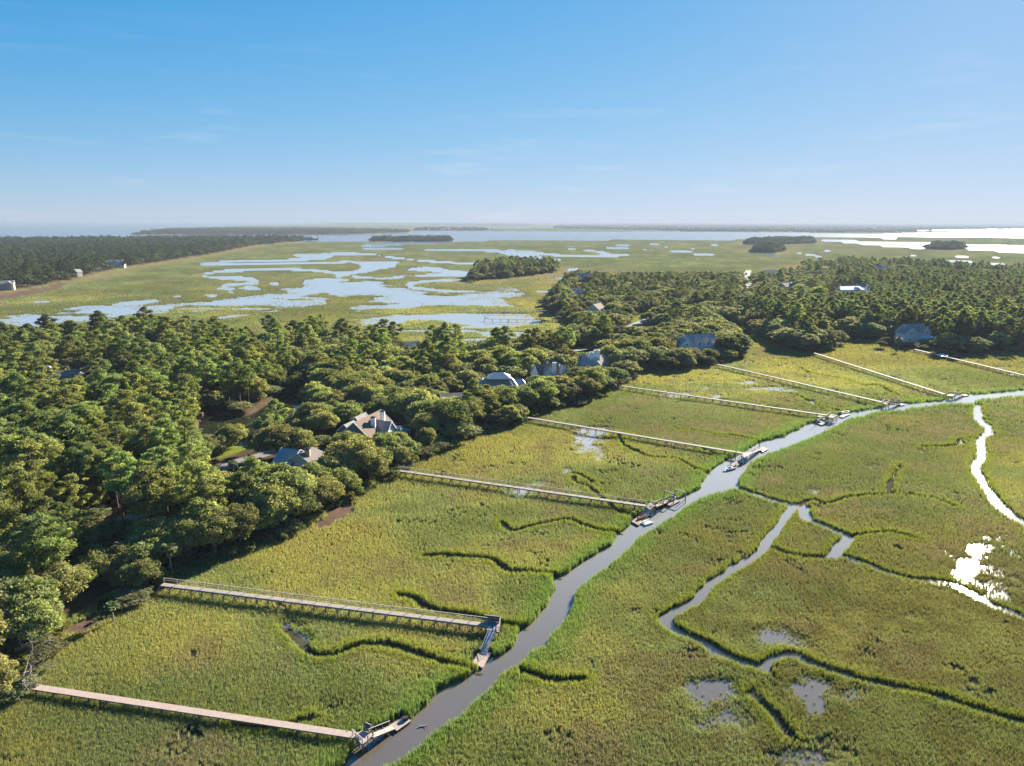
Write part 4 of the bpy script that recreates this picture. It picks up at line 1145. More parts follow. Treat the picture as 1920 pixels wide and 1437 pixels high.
LM = [(G(p[0], p[1], 1.0)[:2], t) for p, t in LANDMARKS]
_used = {}
def place_label(kind, x, y):
    d = [math.hypot(x - p[0], y - p[1]) for p, t in LM]
    i = int(np.argmin(d)); p, t = LM[i]
    vx, vy = p / np.linalg.norm(p); dx, dy = x - p[0], y - p[1]
    away = dx * vx + dy * vy; right = dx * vy - dy * vx
    side = ('behind' if away > 0 else 'in front of') if abs(away) > abs(right) else ('right of' if right > 0 else 'left of')
    return i, t, side, d[i]

def label_all(things, kind_phrase):
    """things: list of (object, x, y, word); gives each a label of its own"""
    buckets = {}
    for o, x, y, word in things:
        i, t, side, d = place_label(kind_phrase, x, y)
        buckets.setdefault((t, side), []).append((d, o, word))
    for (t, side), L in buckets.items():
        L.sort(key=lambda q: q[0])
        for k, (d, o, word) in enumerate(L):
            o['label'] = '%s %s, %s %s %s' % (word, kind_phrase, ordinal(k), side, t)

def plant(name, meshes, part_names, x, y, z, scale, rz, cat, group):
    root = empty(name, (x, y, z), rz)
    root.scale = scale
    for me, pn in zip(meshes, part_names):
        obj(pn, me, None, root)
    root['category'] = cat; root['group'] = group
    return root

# ------------------------------------------------------------------ houses
class House:
    def __init__(self, name, px, label, cat='house', z=1.0):
        p = G(px[0], px[1], z)
        self.o = np.array([p[0], p[1], 0.0])
        self.root = empty(name, (p[0], p[1], 0.0))
        tag(self.root, label, cat)
        self.rmax = 3.0
    def L(self, u, v, z):
        """local point on the sight line of a pixel, at height z"""
        return G(u, v, z) - self.o
    def block(self, A, B, half, ze, zr, roof, wall, trim, hipA=0.0, hipB=0.0, over=0.45, base=0.2):
        A = np.asarray(A, float)[:2]; B = np.asarray(B, float)[:2]
        d = (B - A) / np.linalg.norm(B - A); n = np.array([-d[1], d[0]])
        P3 = lambda p, z: (p[0], p[1], z)
        oA = over if hipA == 0 else 0.0; oB = over if hipB == 0 else 0.0
        rA, rB = A - d * oA, B + d * oB
        eA, eB = A - d * (hipA + (over if hipA == 0 else 0)), B + d * (hipB + (over if hipB == 0 else 0))
        hw = half + over; k = (zr - ze) / half; zo = ze - k * over
        mb = MB()
        for s in (1, -1):
            mb.slab([P3(rA, zr), P3(rB, zr), P3(eB + n * s * hw, zo), P3(eA + n * s * hw, zo)], 0.16)
        for hp, r_, e_ in ((hipA, rA, eA), (hipB, rB, eB)):
            if hp:
                mb.add([P3(r_, zr), P3(e_ + n * hw, zo), P3(e_ - n * hw, zo), P3(r_, zr - .2), P3(e_ + n * hw, zo - .15), P3(e_ - n * hw, zo - .15)], [(0, 1, 2), (5, 4, 3), (1, 4, 5, 2)])
        mb.build('roof', roof, self.root)
        wA, wB = A - d * max(0, hipA - over), B + d * max(0, hipB - over)
        w = MB()
        zt = ze - 0.12
        c = [wA + n * half, wA - n * half, wB - n * half, wB + n * half]
        V = [P3(p, base) for p in c] + [P3(p, zt) for p in c]
        Fc = [(0, 1, 5, 4), (1, 2, 6, 5), (2, 3, 7, 6), (3, 0, 4, 7), (3, 2, 1, 0)]
        if hipA == 0: V.append(P3(wA, zr - .2)); Fc.append((4, 5, len(V) - 1))
        if hipB == 0: V.append(P3(wB, zr - .2)); Fc.append((6, 7, len(V) - 1))
        w.add(V, Fc); w.build('wall', wall, self.root)
        t = MB()
        for hp, p, s2 in ((hipA, rA, -1), (hipB, rB, 1)):
            if hp == 0:
                q = p + d * s2 * 0.04
                for s in (1, -1): t.beam(P3(q, zr - .06), P3(q + n * s * hw, zo - .06), 0.09, 0.30)
        for s in (1, -1): t.beam(P3(eA + n * s * (hw + .03), zo - .12), P3(eB + n * s * (hw + .03), zo - .12), 0.07, 0.2)
        for hp, e_ in ((hipA, eA), (hipB, eB)):
            if hp: t.beam(P3(e_ + n * (hw + .03), zo - .12), P3(e_ - n * (hw + .03), zo - .12), 0.07, 0.2)
        t.build('trim', trim, self.root)
        self.rmax = max(self.rmax, np.linalg.norm(A) + half * .6, np.linalg.norm(B) + half * .6)
        return d, n
    def proud(self, A, d, n, half, C, out=1.3):
        """C moved square out of the front wall of a block, by OUT"""
        s = (np.asarray(C)[:2] - np.asarray(A)[:2]) @ d
        q = np.asarray(A)[:2] + d * s - n * (half + out)
        return np.r_[q, C[2]]
    def window(self, p, nrm, w, h, frame=None, panes=1, name='window'):
        p = np.asarray(p, float); nrm = np.asarray(nrm, float); nrm = nrm / np.linalg.norm(nrm); t = np.array([-nrm[1], nrm[0]])
        def pt(a, b, c): return (p[0] + t[0] * a + nrm[0] * c, p[1] + t[1] * a + nrm[1] * c, p[2] + b)
        f = MB(); fw = 0.16
        for s in (1, -1):
            f.beam(pt(-w / 2 - fw, s * h / 2, .05), pt(w / 2 + fw, s * h / 2, .05), 0.12, fw); f.beam(pt(s * w / 2, -h / 2, .05), pt(s * w / 2, h / 2, .05), fw, 0.12)
        for k in range(1, panes): f.beam(pt(-w / 2 + w * k / panes, -h / 2, .05), pt(-w / 2 + w * k / panes, h / 2, .05), 0.1, 0.1)
        fr = f.build(name, frame or M['trim_pale'], self.root)
        g = MB().add([pt(-w / 2, -h / 2, .03), pt(w / 2, -h / 2, .03), pt(w / 2, h / 2, .03), pt(-w / 2, h / 2, .03)], [(0, 1, 2, 3)])
        g.build('pane', M['glass'], fr)
    def chimney(self, xy, w, d, z0, z1, mat, cap=True):
        c = MB().box(xy[0] - w / 2, xy[0] + w / 2, xy[1] - d / 2, xy[1] + d / 2, z0, z1).build('chimney', mat, self.root)
        k = MB().box(xy[0] - w / 2 - .12, xy[0] + w / 2 + .12, xy[1] - d / 2 - .12, xy[1] + d / 2 + .12, z1, z1 + .14)
        k.box(xy[0] - w / 5, xy[0] + w / 5, xy[1] - d / 5, xy[1] + d / 5, z1 + .14, z1 + .45)
        k.build('chimney_cap', M['black_plastic'] if cap else mat, c)
    def post(self, xy, z0, z1, w, mat, name='porch_post'):
        MB().box(xy[0] - w / 2, xy[0] + w / 2, xy[1] - w / 2, xy[1] + w / 2, z0, z1).build(name, mat, self.root)
    def done(self, r=None):
        FOOT.append((self.o[0], self.o[1], r or self.rmax))

def build_houses():
    W, TP = M['white_paint'], M['trim_pale']
    # grey gabled house with the brown roof and two white chimneys
    h = House('gabled_house', (692, 815), 'grey gabled house with brown shingle roof and two white chimneys', z=4)
    A, B = h.L(664, 792, 11.0), h.L(712, 769, 11.0)
    d, n = h.block(A, B, 6.0, 5.9, 11.0, M['roof_brown'], M['wall_teal'], TP)
    for s in (2.7, -2.9): h.window(np.r_[A[:2] + n * s, 5.0] - np.r_[d, 0] * 0.0, -d, 1.3, 1.2, panes=2)
    C = h.proud(A, d, n, 6.0, h.L(728.5, 790, 9.3), 1.6)
    h.block(C, C[:2] + n * 6.5, 2.9, 6.2, 9.3, M['roof_grey'], M['wall_blue'], W)
    for k in range(5): h.window(np.r_[C[:2] + d * (k - 2) * 0.95, 4.9], -n, 0.72, 2.0, W)
    h.window(np.r_[C[:2], 7.4], -n, 1.0, 0.9, W)
    q = C[:2] + d * 4.6
    h.block(q - n * 1.2, q + n * 5, 2.6, 5.0, 6.6, M['roof_slate'], M['wall_teal'], TP, hipA=1.8)
    for k in (-2.6, 2.6): h.post(q - n * 3.2 + d * k, 0.6, 4.9, 0.22, W)
    A3 = h.L(646, 796, 7.6); h.block(A3, A3[:2] + d * 7, 2.7, 5.4, 7.6, M['roof_grey'], M['wall_teal'], TP)
    A4 = h.L(655, 787, 8.4); h.block(A4 + np.r_[d * 4, 0], A4[:2] + d * 10, 2.4, 5.6, 8.4, M['roof_grey'], M['wall_teal'], TP)
    c1_ = h.L(700, 798, 8.4); h.chimney(c1_, 1.5, 1.3, 4, 11.1, W); c2_ = h.L(717.5, 787, 9.0); h.chimney(c2_, 1.5, 1.3, 5, 11.9, W)
    h.done(14)
    # low house, dark slope and sunlit taupe hip
    h = House('low_house', (565, 868), 'low house with dark front slope, taupe hipped roof and small chimney', z=4)
    A, B = h.L(530, 840, 7.4), h.L(560, 843, 7.4)
    d, n = h.block(A, B, 6.5, 3.8, 7.4, M['roof_slate'], M['wall_teal'], TP)
    A, B = h.L(560, 851, 7.6), h.L(586, 836.5, 8.0)
    d, n = h.block(A, B, 5.2, 4.6, 7.8, M['roof_taupe'], M['wall_cream'], TP, hipB=3.0)
    c = h.L(577, 853, 6.8); h.chimney(c, 1.5, 1.2, 4, 8.6, M['brick_buff'])
    for k in range(3):
        v_ = A + (B - A) * (.25 + .25 * k); MB().box(v_[0] - .15, v_[0] + .15, v_[1] - .15, v_[1] + .15, 7.5, 8.1).build('roof_vent', M['black_plastic'], h.root)
    pr = h.L(612, 870, 3.6); dk = MB(); dk.slab([pr, pr + [3.4, 1.5, 0], pr + [2.4, 4, 0], pr + [-1, 2.5, 0]], .2); dk.build('porch_deck', M['deck_grey'], h.root)
    for k in range(4): h.post(pr[:2] + np.array([1.1, .5]) * k, 3.6, 4.7, .16, W, 'porch_rail_post')
    h.done(12)
    # hipped house with the pale metal cap
    h = House('hipped_house', (938, 730), 'hipped house with dark lower roof and pale metal upper roof', z=3)
    A, B = h.L(921, 704, 10.2), h.L(948, 704, 10.2)
    d, n = h.block(A, B, 7.5, 5.6, 10.2, M['roof_grey'], M['wall_cream'], W, hipA=6.5, hipB=4.5)
    A2, B2 = h.L(927, 698.5, 11.6), h.L(944, 698.5, 11.6)
    h.block(A2, B2, 3.4, 10.0, 11.6, M['roof_metal'], M['wall_cream'], W, hipA=3, hipB=3, base=9.2)
    A3, B3 = h.L(951, 706, 9.8), h.L(957, 706, 9.8)
    h.block(A3, B3, 4.0, 6.6, 9.8, M['roof_metal'], M['wall_white'], W, hipA=2.5, hipB=3.2)
    A4 = h.L(968, 709.5, 8.4); h.block(A4, A4[:2] + d * 2.5, 2.4, 6.6, 8.2, M['roof_metal'], M['wall_white'], W, hipA=1.6, hipB=1.6)
    for k in range(4): h.window(np.r_[A3[:2] + d * (k * 1.5 - 1.2) - n * 4.1, 5.2], -n, 1.0, 1.7, W)
    pz = h.L(968, 722, 5.6); sl = MB(); sl.slab([pz + [-4, -1, -.5], pz + [5.2, -1, -.5], pz + [6, 3.4, .6], pz + [-3.6, 3.4, .6]], .18); sl.build('porch_roof', M['roof_brown'], h.root)
    for k in range(5): h.post((pz[0] - 3.4 + 2 * k, pz[1] - .6), .6, 4.9, .2, W)
    dm = h.L(904, 716, 6.6); h.block(dm, dm[:2] + np.array([0.2, 3.0]), 1.2, 6.3, 7.7, M['roof_grey'], M['wall_white'], W, base=5.2); h.window(dm + [0, -.05, -.6], (0, -1), 1.0, 1.1, W)
    h.done(13)
    # white house with dark gables
    h = House('white_house', (1027, 712), 'white two storey house with steep dark gables and white chimney', z=3)
    A, B = h.L(1004, 685, 10.6), h.L(1044, 678.5, 11.4)
    d, n = h.block(A, B, 4.6, 6.4, 11.0, M['roof_brown'], M['wall_white'], W)
    for (pu, pv, pz) in ((1019, 687, 9.8), (1043.5, 680, 10.4)):
        Cc = h.proud(A, d, n, 4.6, h.L(pu, pv, pz)); h.block(Cc, Cc[:2] + n * 5.0, 2.7, 6.0, pz, M['roof_slate'], M['wall_white'], W, over=.35)
        h.window(np.r_[Cc[:2], 6.4], -n, .9, 1.3, W); 
        for s in (-1.3, 0, 1.3): h.window(np.r_[Cc[:2] + d * s, 3.8], -n, .8, 1.6, W)
    c = h.proud(A, d, n, 4.6, h.L(1031, 692, 8.4), .5); h.chimney(c, 1.6, 1.2, 1, 12.0, W, False); c = h.L(1026, 686, 9.6); h.chimney(c, 1.0, .9, 6, 11.6, W)
    bal = h.proud(A, d, n, 4.6, h.L(1046, 694, 5.6), 2.6); sl = MB(); sl.slab([bal + [-3, -1.5, 0], bal + [2.6, -1.5, 0], bal + [2.6, 2.5, 0], bal + [-3, 2.5, 0]], .3); sl.build('balcony', W, h.root)
    for k in range(4): h.post((bal[0] - 2.8 + 1.75 * k, bal[1] - 1.3), .6, 5.4, .25, W)
    for k in range(6): h.post((bal[0] - 2.9 + 1.05 * k, bal[1] - 1.4), 5.6, 6.6, .1, W, 'balcony_rail_post')
    h.done(10)
    # house with the big white chimney
    h = House('chimney_house', (1106, 690), 'white walled house with dark roof and big white chimney stack', z=3)
    A, B = h.L(1093, 664, 9.6), h.L(1114, 664.5, 9.6)
    d, n = h.block(A, B, 5.2, 5.8, 9.6, M['roof_slate'], M['wall_white'], W)
    for k in range(4): h.window(np.r_[A[:2] + d * (1.2 + k * 2.0) - n * 5.2, 4.2], -n, .9, 1.8, W)
    A2, B2 = h.L(1114, 670, 8.8), h.L(1130, 665, 8.8); h.block(A2, B2, 4.2, 5.6, 8.8, M['roof_taupe'], M['wall_cream'], W)
    A3 = h.L(1080, 672.5, 7.2); h.block(A3, A3[:2] + d * 3, 2.6, 5.2, 7.2, M['roof_slate'], M['wall_white'], W)
    c = h.L(1119, 668.5, 9.0); h.chimney(c, 3.0, 1.3, 5, 12.0, W, False); h.chimney(c + [-2.6, .4, 0], 2.2, 1.1, 5, 10.9, W, False)
    h.done(10)
    # slate-roofed many-gabled house
    h = House('many_gabled_house', (1304, 655), 'large blue-grey house with slate roofs and many gables', z=3)
    A, B = h.L(1284, 628, 12.0), h.L(1334, 625.5, 12.0)
    d, n = h.block(A, B, 7.0, 6.8, 12.0, M['roof_slate'], M['wall_blue'], TP, hipB=5.0)
    for (pu, pv, pz, hf) in ((1277, 633, 11.0, 5.8), (1302.5, 631, 11.2, 2.9), (1316, 630, 11.0, 2.6), (1333, 634, 9.8, 2.6)):
        Cc = h.proud(A, d, n, 7.0, h.L(pu, pv, pz), 1.0 if hf < 5 else 2.0); h.block(Cc, Cc[:2] + n * 7.5, hf, 6.6 if hf < 5 else 6.2, pz, M['roof_slate'], M['wall_blue'], W)
        h.window(np.r_[Cc[:2], 7.6], -n, 1.2, 1.5, W)
        if hf > 5:
            for s in (-3, 0, 3): h.window(np.r_[Cc[:2] + d * s, 4.0], -n, 1.2, 1.6, W)
    pz = h.proud(A, d, n, 7.0, h.L(1322, 646, 5.4), 2.5); sl = MB(); sl.slab([pz + [-8, -1.5, -.4], pz + [6, -1.5, -.4], pz + [6, 3.5, .6], pz + [-8, 3.5, .6]], .25); sl.build('porch_roof', M['roof_metal'], h.root)
    for k in range(7): h.post((pz[0] - 7.6 + 2.2 * k, pz[1] - 1.2), .6, 4.9, .25, W)
    gl = h.L(1266, 644, 4.6); sl = MB(); sl.slab([gl + [-3, -1, 0], gl + [4, -1, 0], gl + [4, 3, .3], gl + [-3, 3, .3]], .3); sl.build('carport_roof', M['roof_metal'], h.root)
    h.done(15)
    # grey house in the dark pines
    h = House('pinewood_house', (1706, 640), 'pale grey house with white trim against dark pines', z=2)
    A, B = h.L(1696, 608, 13.0), h.L(1728, 606.5, 13.0)
    d, n = h.block(A, B, 6.0, 8.0, 13.0, M['roof_grey'], M['wall_blue'], W)
    for (pu, pv, pz, hf) in ((1700, 613.5, 11.6, 5.0), (1729.5, 610.5, 12.2, 2.9)):
        Cc = h.proud(A, d, n, 6.0, h.L(pu, pv, pz)); h.block(Cc, Cc[:2] + n * 6.5, hf, 8.2, pz, M['roof_grey'], M['wall_blue'], W)
        h.window(np.r_[Cc[:2], 8.2], -n, 1.5, 1.6, W, 2); h.window(np.r_[Cc[:2] - d * 1.2, 4.4], -n, 1.4, 1.5, W)
    A2 = h.L(1680, 622, 8.0); A2 = np.r_[A[:2] - d * 5.5 - n * 2.0, 8.0]; h.block(A2, A2[:2] + d * 8, 3.0, 5.6, 8.0, M['roof_grey'], M['wall_blue'], W); h.window(np.r_[A2[:2] + d * .6 - n * 3.0, 4.4], -n, 1.4, 1.6, W, 2)
    pz = h.proud(A, d, n, 6.0, h.L(1716, 629, 5.6), 2.2); sl = MB(); sl.slab([pz + [-5.5, -2, -.3], pz + [6, -2, -.3], pz + [6, 2.5, .5], pz + [-5.5, 2.5, .5]], .3); sl.build('porch_roof', M['trim_pale'], h.root)
    for k in range(7): h.post((pz[0] - 5 + 1.75 * k, pz[1] - 1.7), .6, 5.2, .3, W)
    h.done(13)
    # farther houses
    def far_house(name, px, z, L, half, ang, ze, zr, roof, wall, label, hip=0.0, win=3, chim=None, wing=True):
        hh = House(name, px, label, z=z)
        dd = np.array([math.cos(math.radians(ang)), math.sin(math.radians(ang))])
        d_, n_ = hh.block(-dd * L / 2, dd * L / 2, half, ze, zr, roof, wall, W, hipA=hip, hipB=hip)
        s_ = -1 if n_[1] > 0 else 1
        for k in range(win): hh.window(np.r_[-dd * L / 2 + dd * L * (k + .5) / win + n_ * s_ * half, (ze + 1) * .55], n_ * s_, 1.2, 1.7, W)
        if wing:
            o_ = dd * L * .22; hh.block(o_ + n_ * s_ * (half + 1.2), o_ - n_ * s_ * 0.5, half * .5, ze, zr - .6, roof, wall, W); hh.window(np.r_[o_ + n_ * s_ * (half + 1.2), ze - 1.2], n_ * s_, 1.3, 1.6, W)
        if chim: hh.chimney(dd * chim + n_ * .8, 1.2, 1.0, ze, zr + 1.8, W, False)
        hh.done(L * .5)
    far_house('pale_gable_house', (1118, 580), 6, 13, 5.5, 62, 6.5, 10.5, M['roof_brown'], M['wall_cream'], 'pale gabled house with brown roof above the sunlit road', wing=False, win=2, chim=4)
    far_house('grey_roofed_house', (1078, 549), 6, 12, 5, 20, 7.0, 10.0, M['roof_grey'], M['wall_white'], 'small white walled house half hidden below the palms')
    far_house('slate_roofed_house', (1096, 520), 6, 13, 5.5, 10, 7, 11.0, M['roof_slate'], M['wall_blue'], 'blue-grey house at the back edge of the wood, near the far marsh')
    far_house('terraced_house', (1592, 546), 6, 22, 6, 8, 8, 11.0, M['trim_pale'], M['wall_white'], 'big white house with pale roofs and terraces among dark trees', hip=3, win=6)
    far_house('terraced_annexe', (1620, 541), 7, 14, 5, -20, 9, 12.5, M['roof_taupe'], M['wall_white'], 'white annexe standing right of the big terraced house', win=4)
    far_house('taupe_roofed_house', (1474, 538), 6, 15, 5.5, 35, 7, 10.5, M['roof_taupe'], M['wall_cream'], 'house with pale taupe roof left of the bright yellow-green tree')
    far_house('long_dark_house', (1448, 512), 8, 22, 6, 2, 9, 12.0, M['roof_slate'], M['wall_teal'], 'long dark roofed house right of the far straight road', win=6, wing=False)
    far_house('marshside_house', (1650, 504), 8, 20, 6, -10, 9, 12.5, M['roof_slate'], M['wall_blue'], 'blue-grey house behind the row of far pines', win=5)
    far_house('hidden_house', (135, 712), 6, 18, 6, 25, 7, 10.5, M['roof_taupe'], M['wall_white'], 'house with white chimney hidden deep in the left wood', chim=-8)
    far_house('pale_roofed_house', (848, 745), 6, 9, 4.0, 12, 6.0, 7.8, M['roof_taupe'], M['wall_cream'], 'pale roof just showing among oaks behind the two-chimney house', wing=False)
    far_house('small_slate_house', (770, 650), 6, 9, 3.6, 20, 6.6, 9.0, M['roof_slate'], M['wall_teal'], 'small dark slate roof at the back marsh behind tall pines', wing=False, win=2)
    far_house('marsh_edge_house', (14, 540), 3, 13, 5, 25, 8, 11, M['roof_slate'], M['wall_tan'], 'tall tan house with slate roof at the far marsh, frame edge', win=4)
    far_house('narrow_house', (146, 517), 2.5, 8, 4, 70, 8, 11, M['roof_grey'], M['wall_tan'], 'narrow tan house standing alone at the far wood edge', win=2, wing=False)
    far_house('long_pale_house', (214, 495), 4, 26, 6, 15, 8, 11, M['roof_taupe'], M['wall_cream'], 'long pale house among trees on the far wood edge', win=7)
    far_house('tan_cottage', (97, 521), 3, 8, 4, 40, 6, 8.5, M['roof_taupe'], M['wall_cream'], 'tan cottage at the brown strip of the far wood', win=2, wing=False)
    far_house('tan_shore_house', (183, 507), 2.5, 9, 4, 30, 5, 7.5, M['roof_taupe'], M['wall_cream'], 'tan house between the narrow tan house and the long pale house', win=2, wing=False)
    far_house('small_tan_house', (229, 500), 2.5, 9, 4, 10, 5, 7.5, M['roof_taupe'], M['wall_cream'], 'small tan house below the long pale house', win=2, wing=False)
    far_house('white_edge_house', (1902, 604), 3, 18, 6, -8, 7, 9.5, M['roof_taupe'], M['wall_white'], 'taupe roofed white house at the frame edge beyond the pines', win=4)
    far_house('boat_shed', (1880, 632), 2, 7, 3, 0, 3.6, 5.2, M['roof_metal'], M['wall_white'], 'small white shed at the marsh edge right of the pinewood house', win=1, wing=False)
build_houses()

# ------------------------------------------------------------------ plant the woods
def plant_all():
    T = woods()
    hand = []
    def at_top(u, v, ht, pine=True):
        p = G(u, v, ht + 1.3); hand.append((p[0], p[1], 1.3, pine, ht, 0, 'near'))
    for (u, v, ht) in ((180,584,20),(265,576,20.5),(300,592,17),(400,592,17),(345,592,17),(505,590,18),(600,590,18),(640,596,17),(720,599,20),(735,602,19),(693,613,17),(812,608,19),(832,606,19),(853,607,18),(930,614,18),(948,611,19),
                       (990,617,18),(1006,614,19),(1030,618,17),(1055,614,18),(1068,616,17),(125,603,18),(60,614,17),(20,610,17),(215,700,19),(95,770,18),(215,850,19),(170,835,18),(310,860,18),(60,870,18),(140,760,18),(25,640,18)):
        at_top(u, v, ht)
    for (pu, pv, hh) in ((60,1205,9),(118,1135,9),(185,1095,8),(238,1078,8),(20,1145,10),(265,1060,7.5),(352,1045,10),(402,1033,10.5),(452,1015,10),(502,1000,9),(552,975,9),(602,950,8.5),(642,928,8),(437,838,8.5),(500,815,7.5),(532,803,7.5),(585,800,9),
                         (400,762,7),(440,756,7),(482,744,7),(522,729,6.5),(556,721,7),(345,800,9),(350,850,8),(1372,655,5),(1388,668,5),(1290,690,6.5),(1255,692,7),(1330,684,5),(1664,644,4.5),(1688,649,3.2),(1704,650,3),(1719,651,3.2),(1738,649,4),(1753,646,5),(1652,650,4)):
        p = G(pu, pv, 1.2); hand.append((p[0], p[1], 1.0, False, hh, 0, 'near'))
    T = hand + [t for t in T if all((t[0] - q[0]) ** 2 + (t[1] - q[1]) ** 2 > 9 for q in hand)]
    X = np.array([t[0] for t in T]); Y = np.array([t[1] for t in T]); ht = np.array([t[4] for t in T]); pine = np.array([t[3] for t in T]); lv = np.array([t[5] for t in T])
    base = np.array([t[2] for t in T]); key = np.array([t[6] for t in T])
    r = np.hypot(X, Y)
    u, v = project(X, Y, base + ht)
    size = ht / r
    inview = (u > -60) & (u < 1980) & (v < 1460)
    print('trees', len(T), 'pines', int(pine.sum()), 'in view', int(inview.sum()))
    single = np.zeros(len(T), bool)
    for k in (True, False):
        ix = np.nonzero((pine == k) & inview & (lv < 2))[0]
        single[ix[np.argsort(-size[ix])[:295]]] = True
    pl, ol = [], []
    for i in np.nonzero(single)[0]:
        if pine[i]:
            me = PINES[RNG.integers(0, len(PINES))]; s = ht[i] / 18.5; w = s * RNG.uniform(.9, 1.2)
            o = plant('pine_tree', me, ('trunk', 'crown'), X[i], Y[i], base[i], (w, w, s), RNG.uniform(0, 6.28), 'pine tree', 'pines standing in the wood')
            pl.append((o, X[i], Y[i], 'tall' if ht[i] > 17.5 else ('low' if ht[i] < 12 else 'mid-sized')))
        else:
            me = OAKS[RNG.integers(0, len(OAKS))]; s = ht[i] / 10.4; w = np.clip(s, .5, 9) * RNG.uniform(.85, 1.12)
            o = plant('live_oak', me, ('trunk', 'crown'), X[i], Y[i], base[i], (w, w, s), RNG.uniform(0, 6.28), 'oak tree', 'live oaks in the wood')
            ol.append((o, X[i], Y[i], 'broad' if ht[i] > 9.5 else ('small' if ht[i] < 6 else 'round')))
    label_all(pl, 'pine'); label_all(ol, 'live oak')
    rest = ~single & inview
    def mass(name, label, sel, coll, npine0, ntot):
        ix = np.nonzero(sel)[0]
        if len(ix) == 0: return
        idx = np.where(pine[ix], RNG.integers(npine0, ntot, len(ix)), RNG.integers(0, npine0, len(ix)))
        s = np.where(pine[ix], ht[ix] / 18.5, ht[ix] / 10.4)
        w = np.where(pine[ix], s * 1.1, np.clip(s, .5, 9) * 1.28) * RNG.uniform(.8, 1.3, len(ix))
        o = scatter(name, np.column_stack([X[ix], Y[ix], base[ix]]), np.column_stack([np.zeros(len(ix)), np.zeros(len(ix)), RNG.uniform(0, 6.28, len(ix))]), np.column_stack([w, w, s]), idx, coll)
        tag(o, label, 'wood', kind='stuff')
        print(name, len(ix))
    big = np.where(lv >= 2, 1.0, 1.0)
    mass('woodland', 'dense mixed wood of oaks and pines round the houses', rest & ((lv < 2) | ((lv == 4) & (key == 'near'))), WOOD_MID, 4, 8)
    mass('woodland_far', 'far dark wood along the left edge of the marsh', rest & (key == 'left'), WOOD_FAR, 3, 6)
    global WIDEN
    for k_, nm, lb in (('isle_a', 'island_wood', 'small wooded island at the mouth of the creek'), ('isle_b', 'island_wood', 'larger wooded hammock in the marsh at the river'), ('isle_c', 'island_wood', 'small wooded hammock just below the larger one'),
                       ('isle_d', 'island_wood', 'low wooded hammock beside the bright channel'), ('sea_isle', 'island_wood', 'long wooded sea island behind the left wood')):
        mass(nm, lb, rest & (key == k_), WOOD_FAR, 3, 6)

    # bright yellow-green trees
    for (pu, pv, hh, lb) in ((1535, 560, 13, 'bright yellow-green tree among the dark mid-distance wood'), (1497, 565, 10, 'smaller yellow-green tree left of the brightest tree')):
        p = G(pu, pv, 1.3); o = plant('yellow_green_tree', BRIGHT[0], ('trunk', 'crown'), p[0], p[1], 1.2, (1.0 * hh / 10, 1.0 * hh / 10, hh / 10.4), 1.0, 'tree', 'bright trees'); o['label'] = lb
    # palms
    palms = []
    for (pu, pv, hh) in ((322,1074,7.6),(212,1160,4.2),(418,854,6.5),(440,905,6.5),(470,900,7.0),(456,912,5.0),(425,912,4.5),(1684,655,8.5),(1198,588,9),(1206,585,9.5),(1213,587,8.5),(1221,584,9),(1190,586,8),(1228,580,8.5),(1064,560,8),(1078,558,8.5),
                         (1092,556,8),(1050,562,7),(1128,596,7),(1160,590,7.5),(1300,690,4.5),(1195,655,6.5),(1062,708,6),(1150,735,5),(1490,640,6),(590,745,5),(505,785,5),(1398,525,9),(1384,523,8.5)):
        p = G(pu, pv, 1.2); z = height_at(p[0], p[1]); s = hh / 8.0
        o = plant('cabbage_palm', PALMS[RNG.integers(0, 3)], ('trunk', 'crown', 'dead_fronds'), p[0], p[1], z, (max(s, .8), max(s, .8), s), RNG.uniform(0, 6.28), 'palm tree', 'cabbage palms')
        palms.append((o, p[0], p[1], 'tall' if hh > 7 else 'short'))
    label_all(palms, 'cabbage palm')
    # shrubs along the marsh edge
    P = UPLAND['near']; seg = np.linalg.norm(np.diff(P, axis=0), axis=1); cum = np.r_[0, np.cumsum(seg)]
    sh = []
    for s_ in np.arange(0, cum[-1], 1.7):
        k = min(np.searchsorted(cum, s_, side='right') - 1, len(seg) - 1); q = P[k] + (P[k + 1] - P[k]) * (s_ - cum[k]) / seg[k]
        q = q + RNG.uniform(-2.0, 2.4, 2); rr = math.hypot(*q)
        if rr > 420 or rr < 78: continue
        uu, vv = project(q[0], q[1], 1.0)
        if not (-30 < uu < 1950) or vv > 1440 or (vv < 700 and uu < 1040): continue
        hh = RNG.uniform(.35, 1.25); 
        lim = limit_heights(np.array([q[0]]), np.array([q[1]]), np.array([.5]), np.array([hh * 2.4]), np.array([1.0]))[0]
        if lim < .8: continue
        hh = min(hh, lim / 2.4)
        sh.append((q[0], q[1], hh, hh / rr))
    sh.sort(key=lambda q: -q[3]); sh = sh[:280]
    so = []
    for (x, y, hh, _) in sh:
        w = hh * RNG.uniform(.9, 1.5)
        o = plant('marsh_shrub', SHRUBS[RNG.integers(0, 4)], ('stems', 'foliage'), x, y, height_at(x, y), (w, w, hh), RNG.uniform(0, 6.28), 'shrub', 'shrubs along the marsh edge')
        so.append((o, x, y, 'leafy' if hh > .8 else 'low'))
    label_all(so, 'shrub')
plant_all()

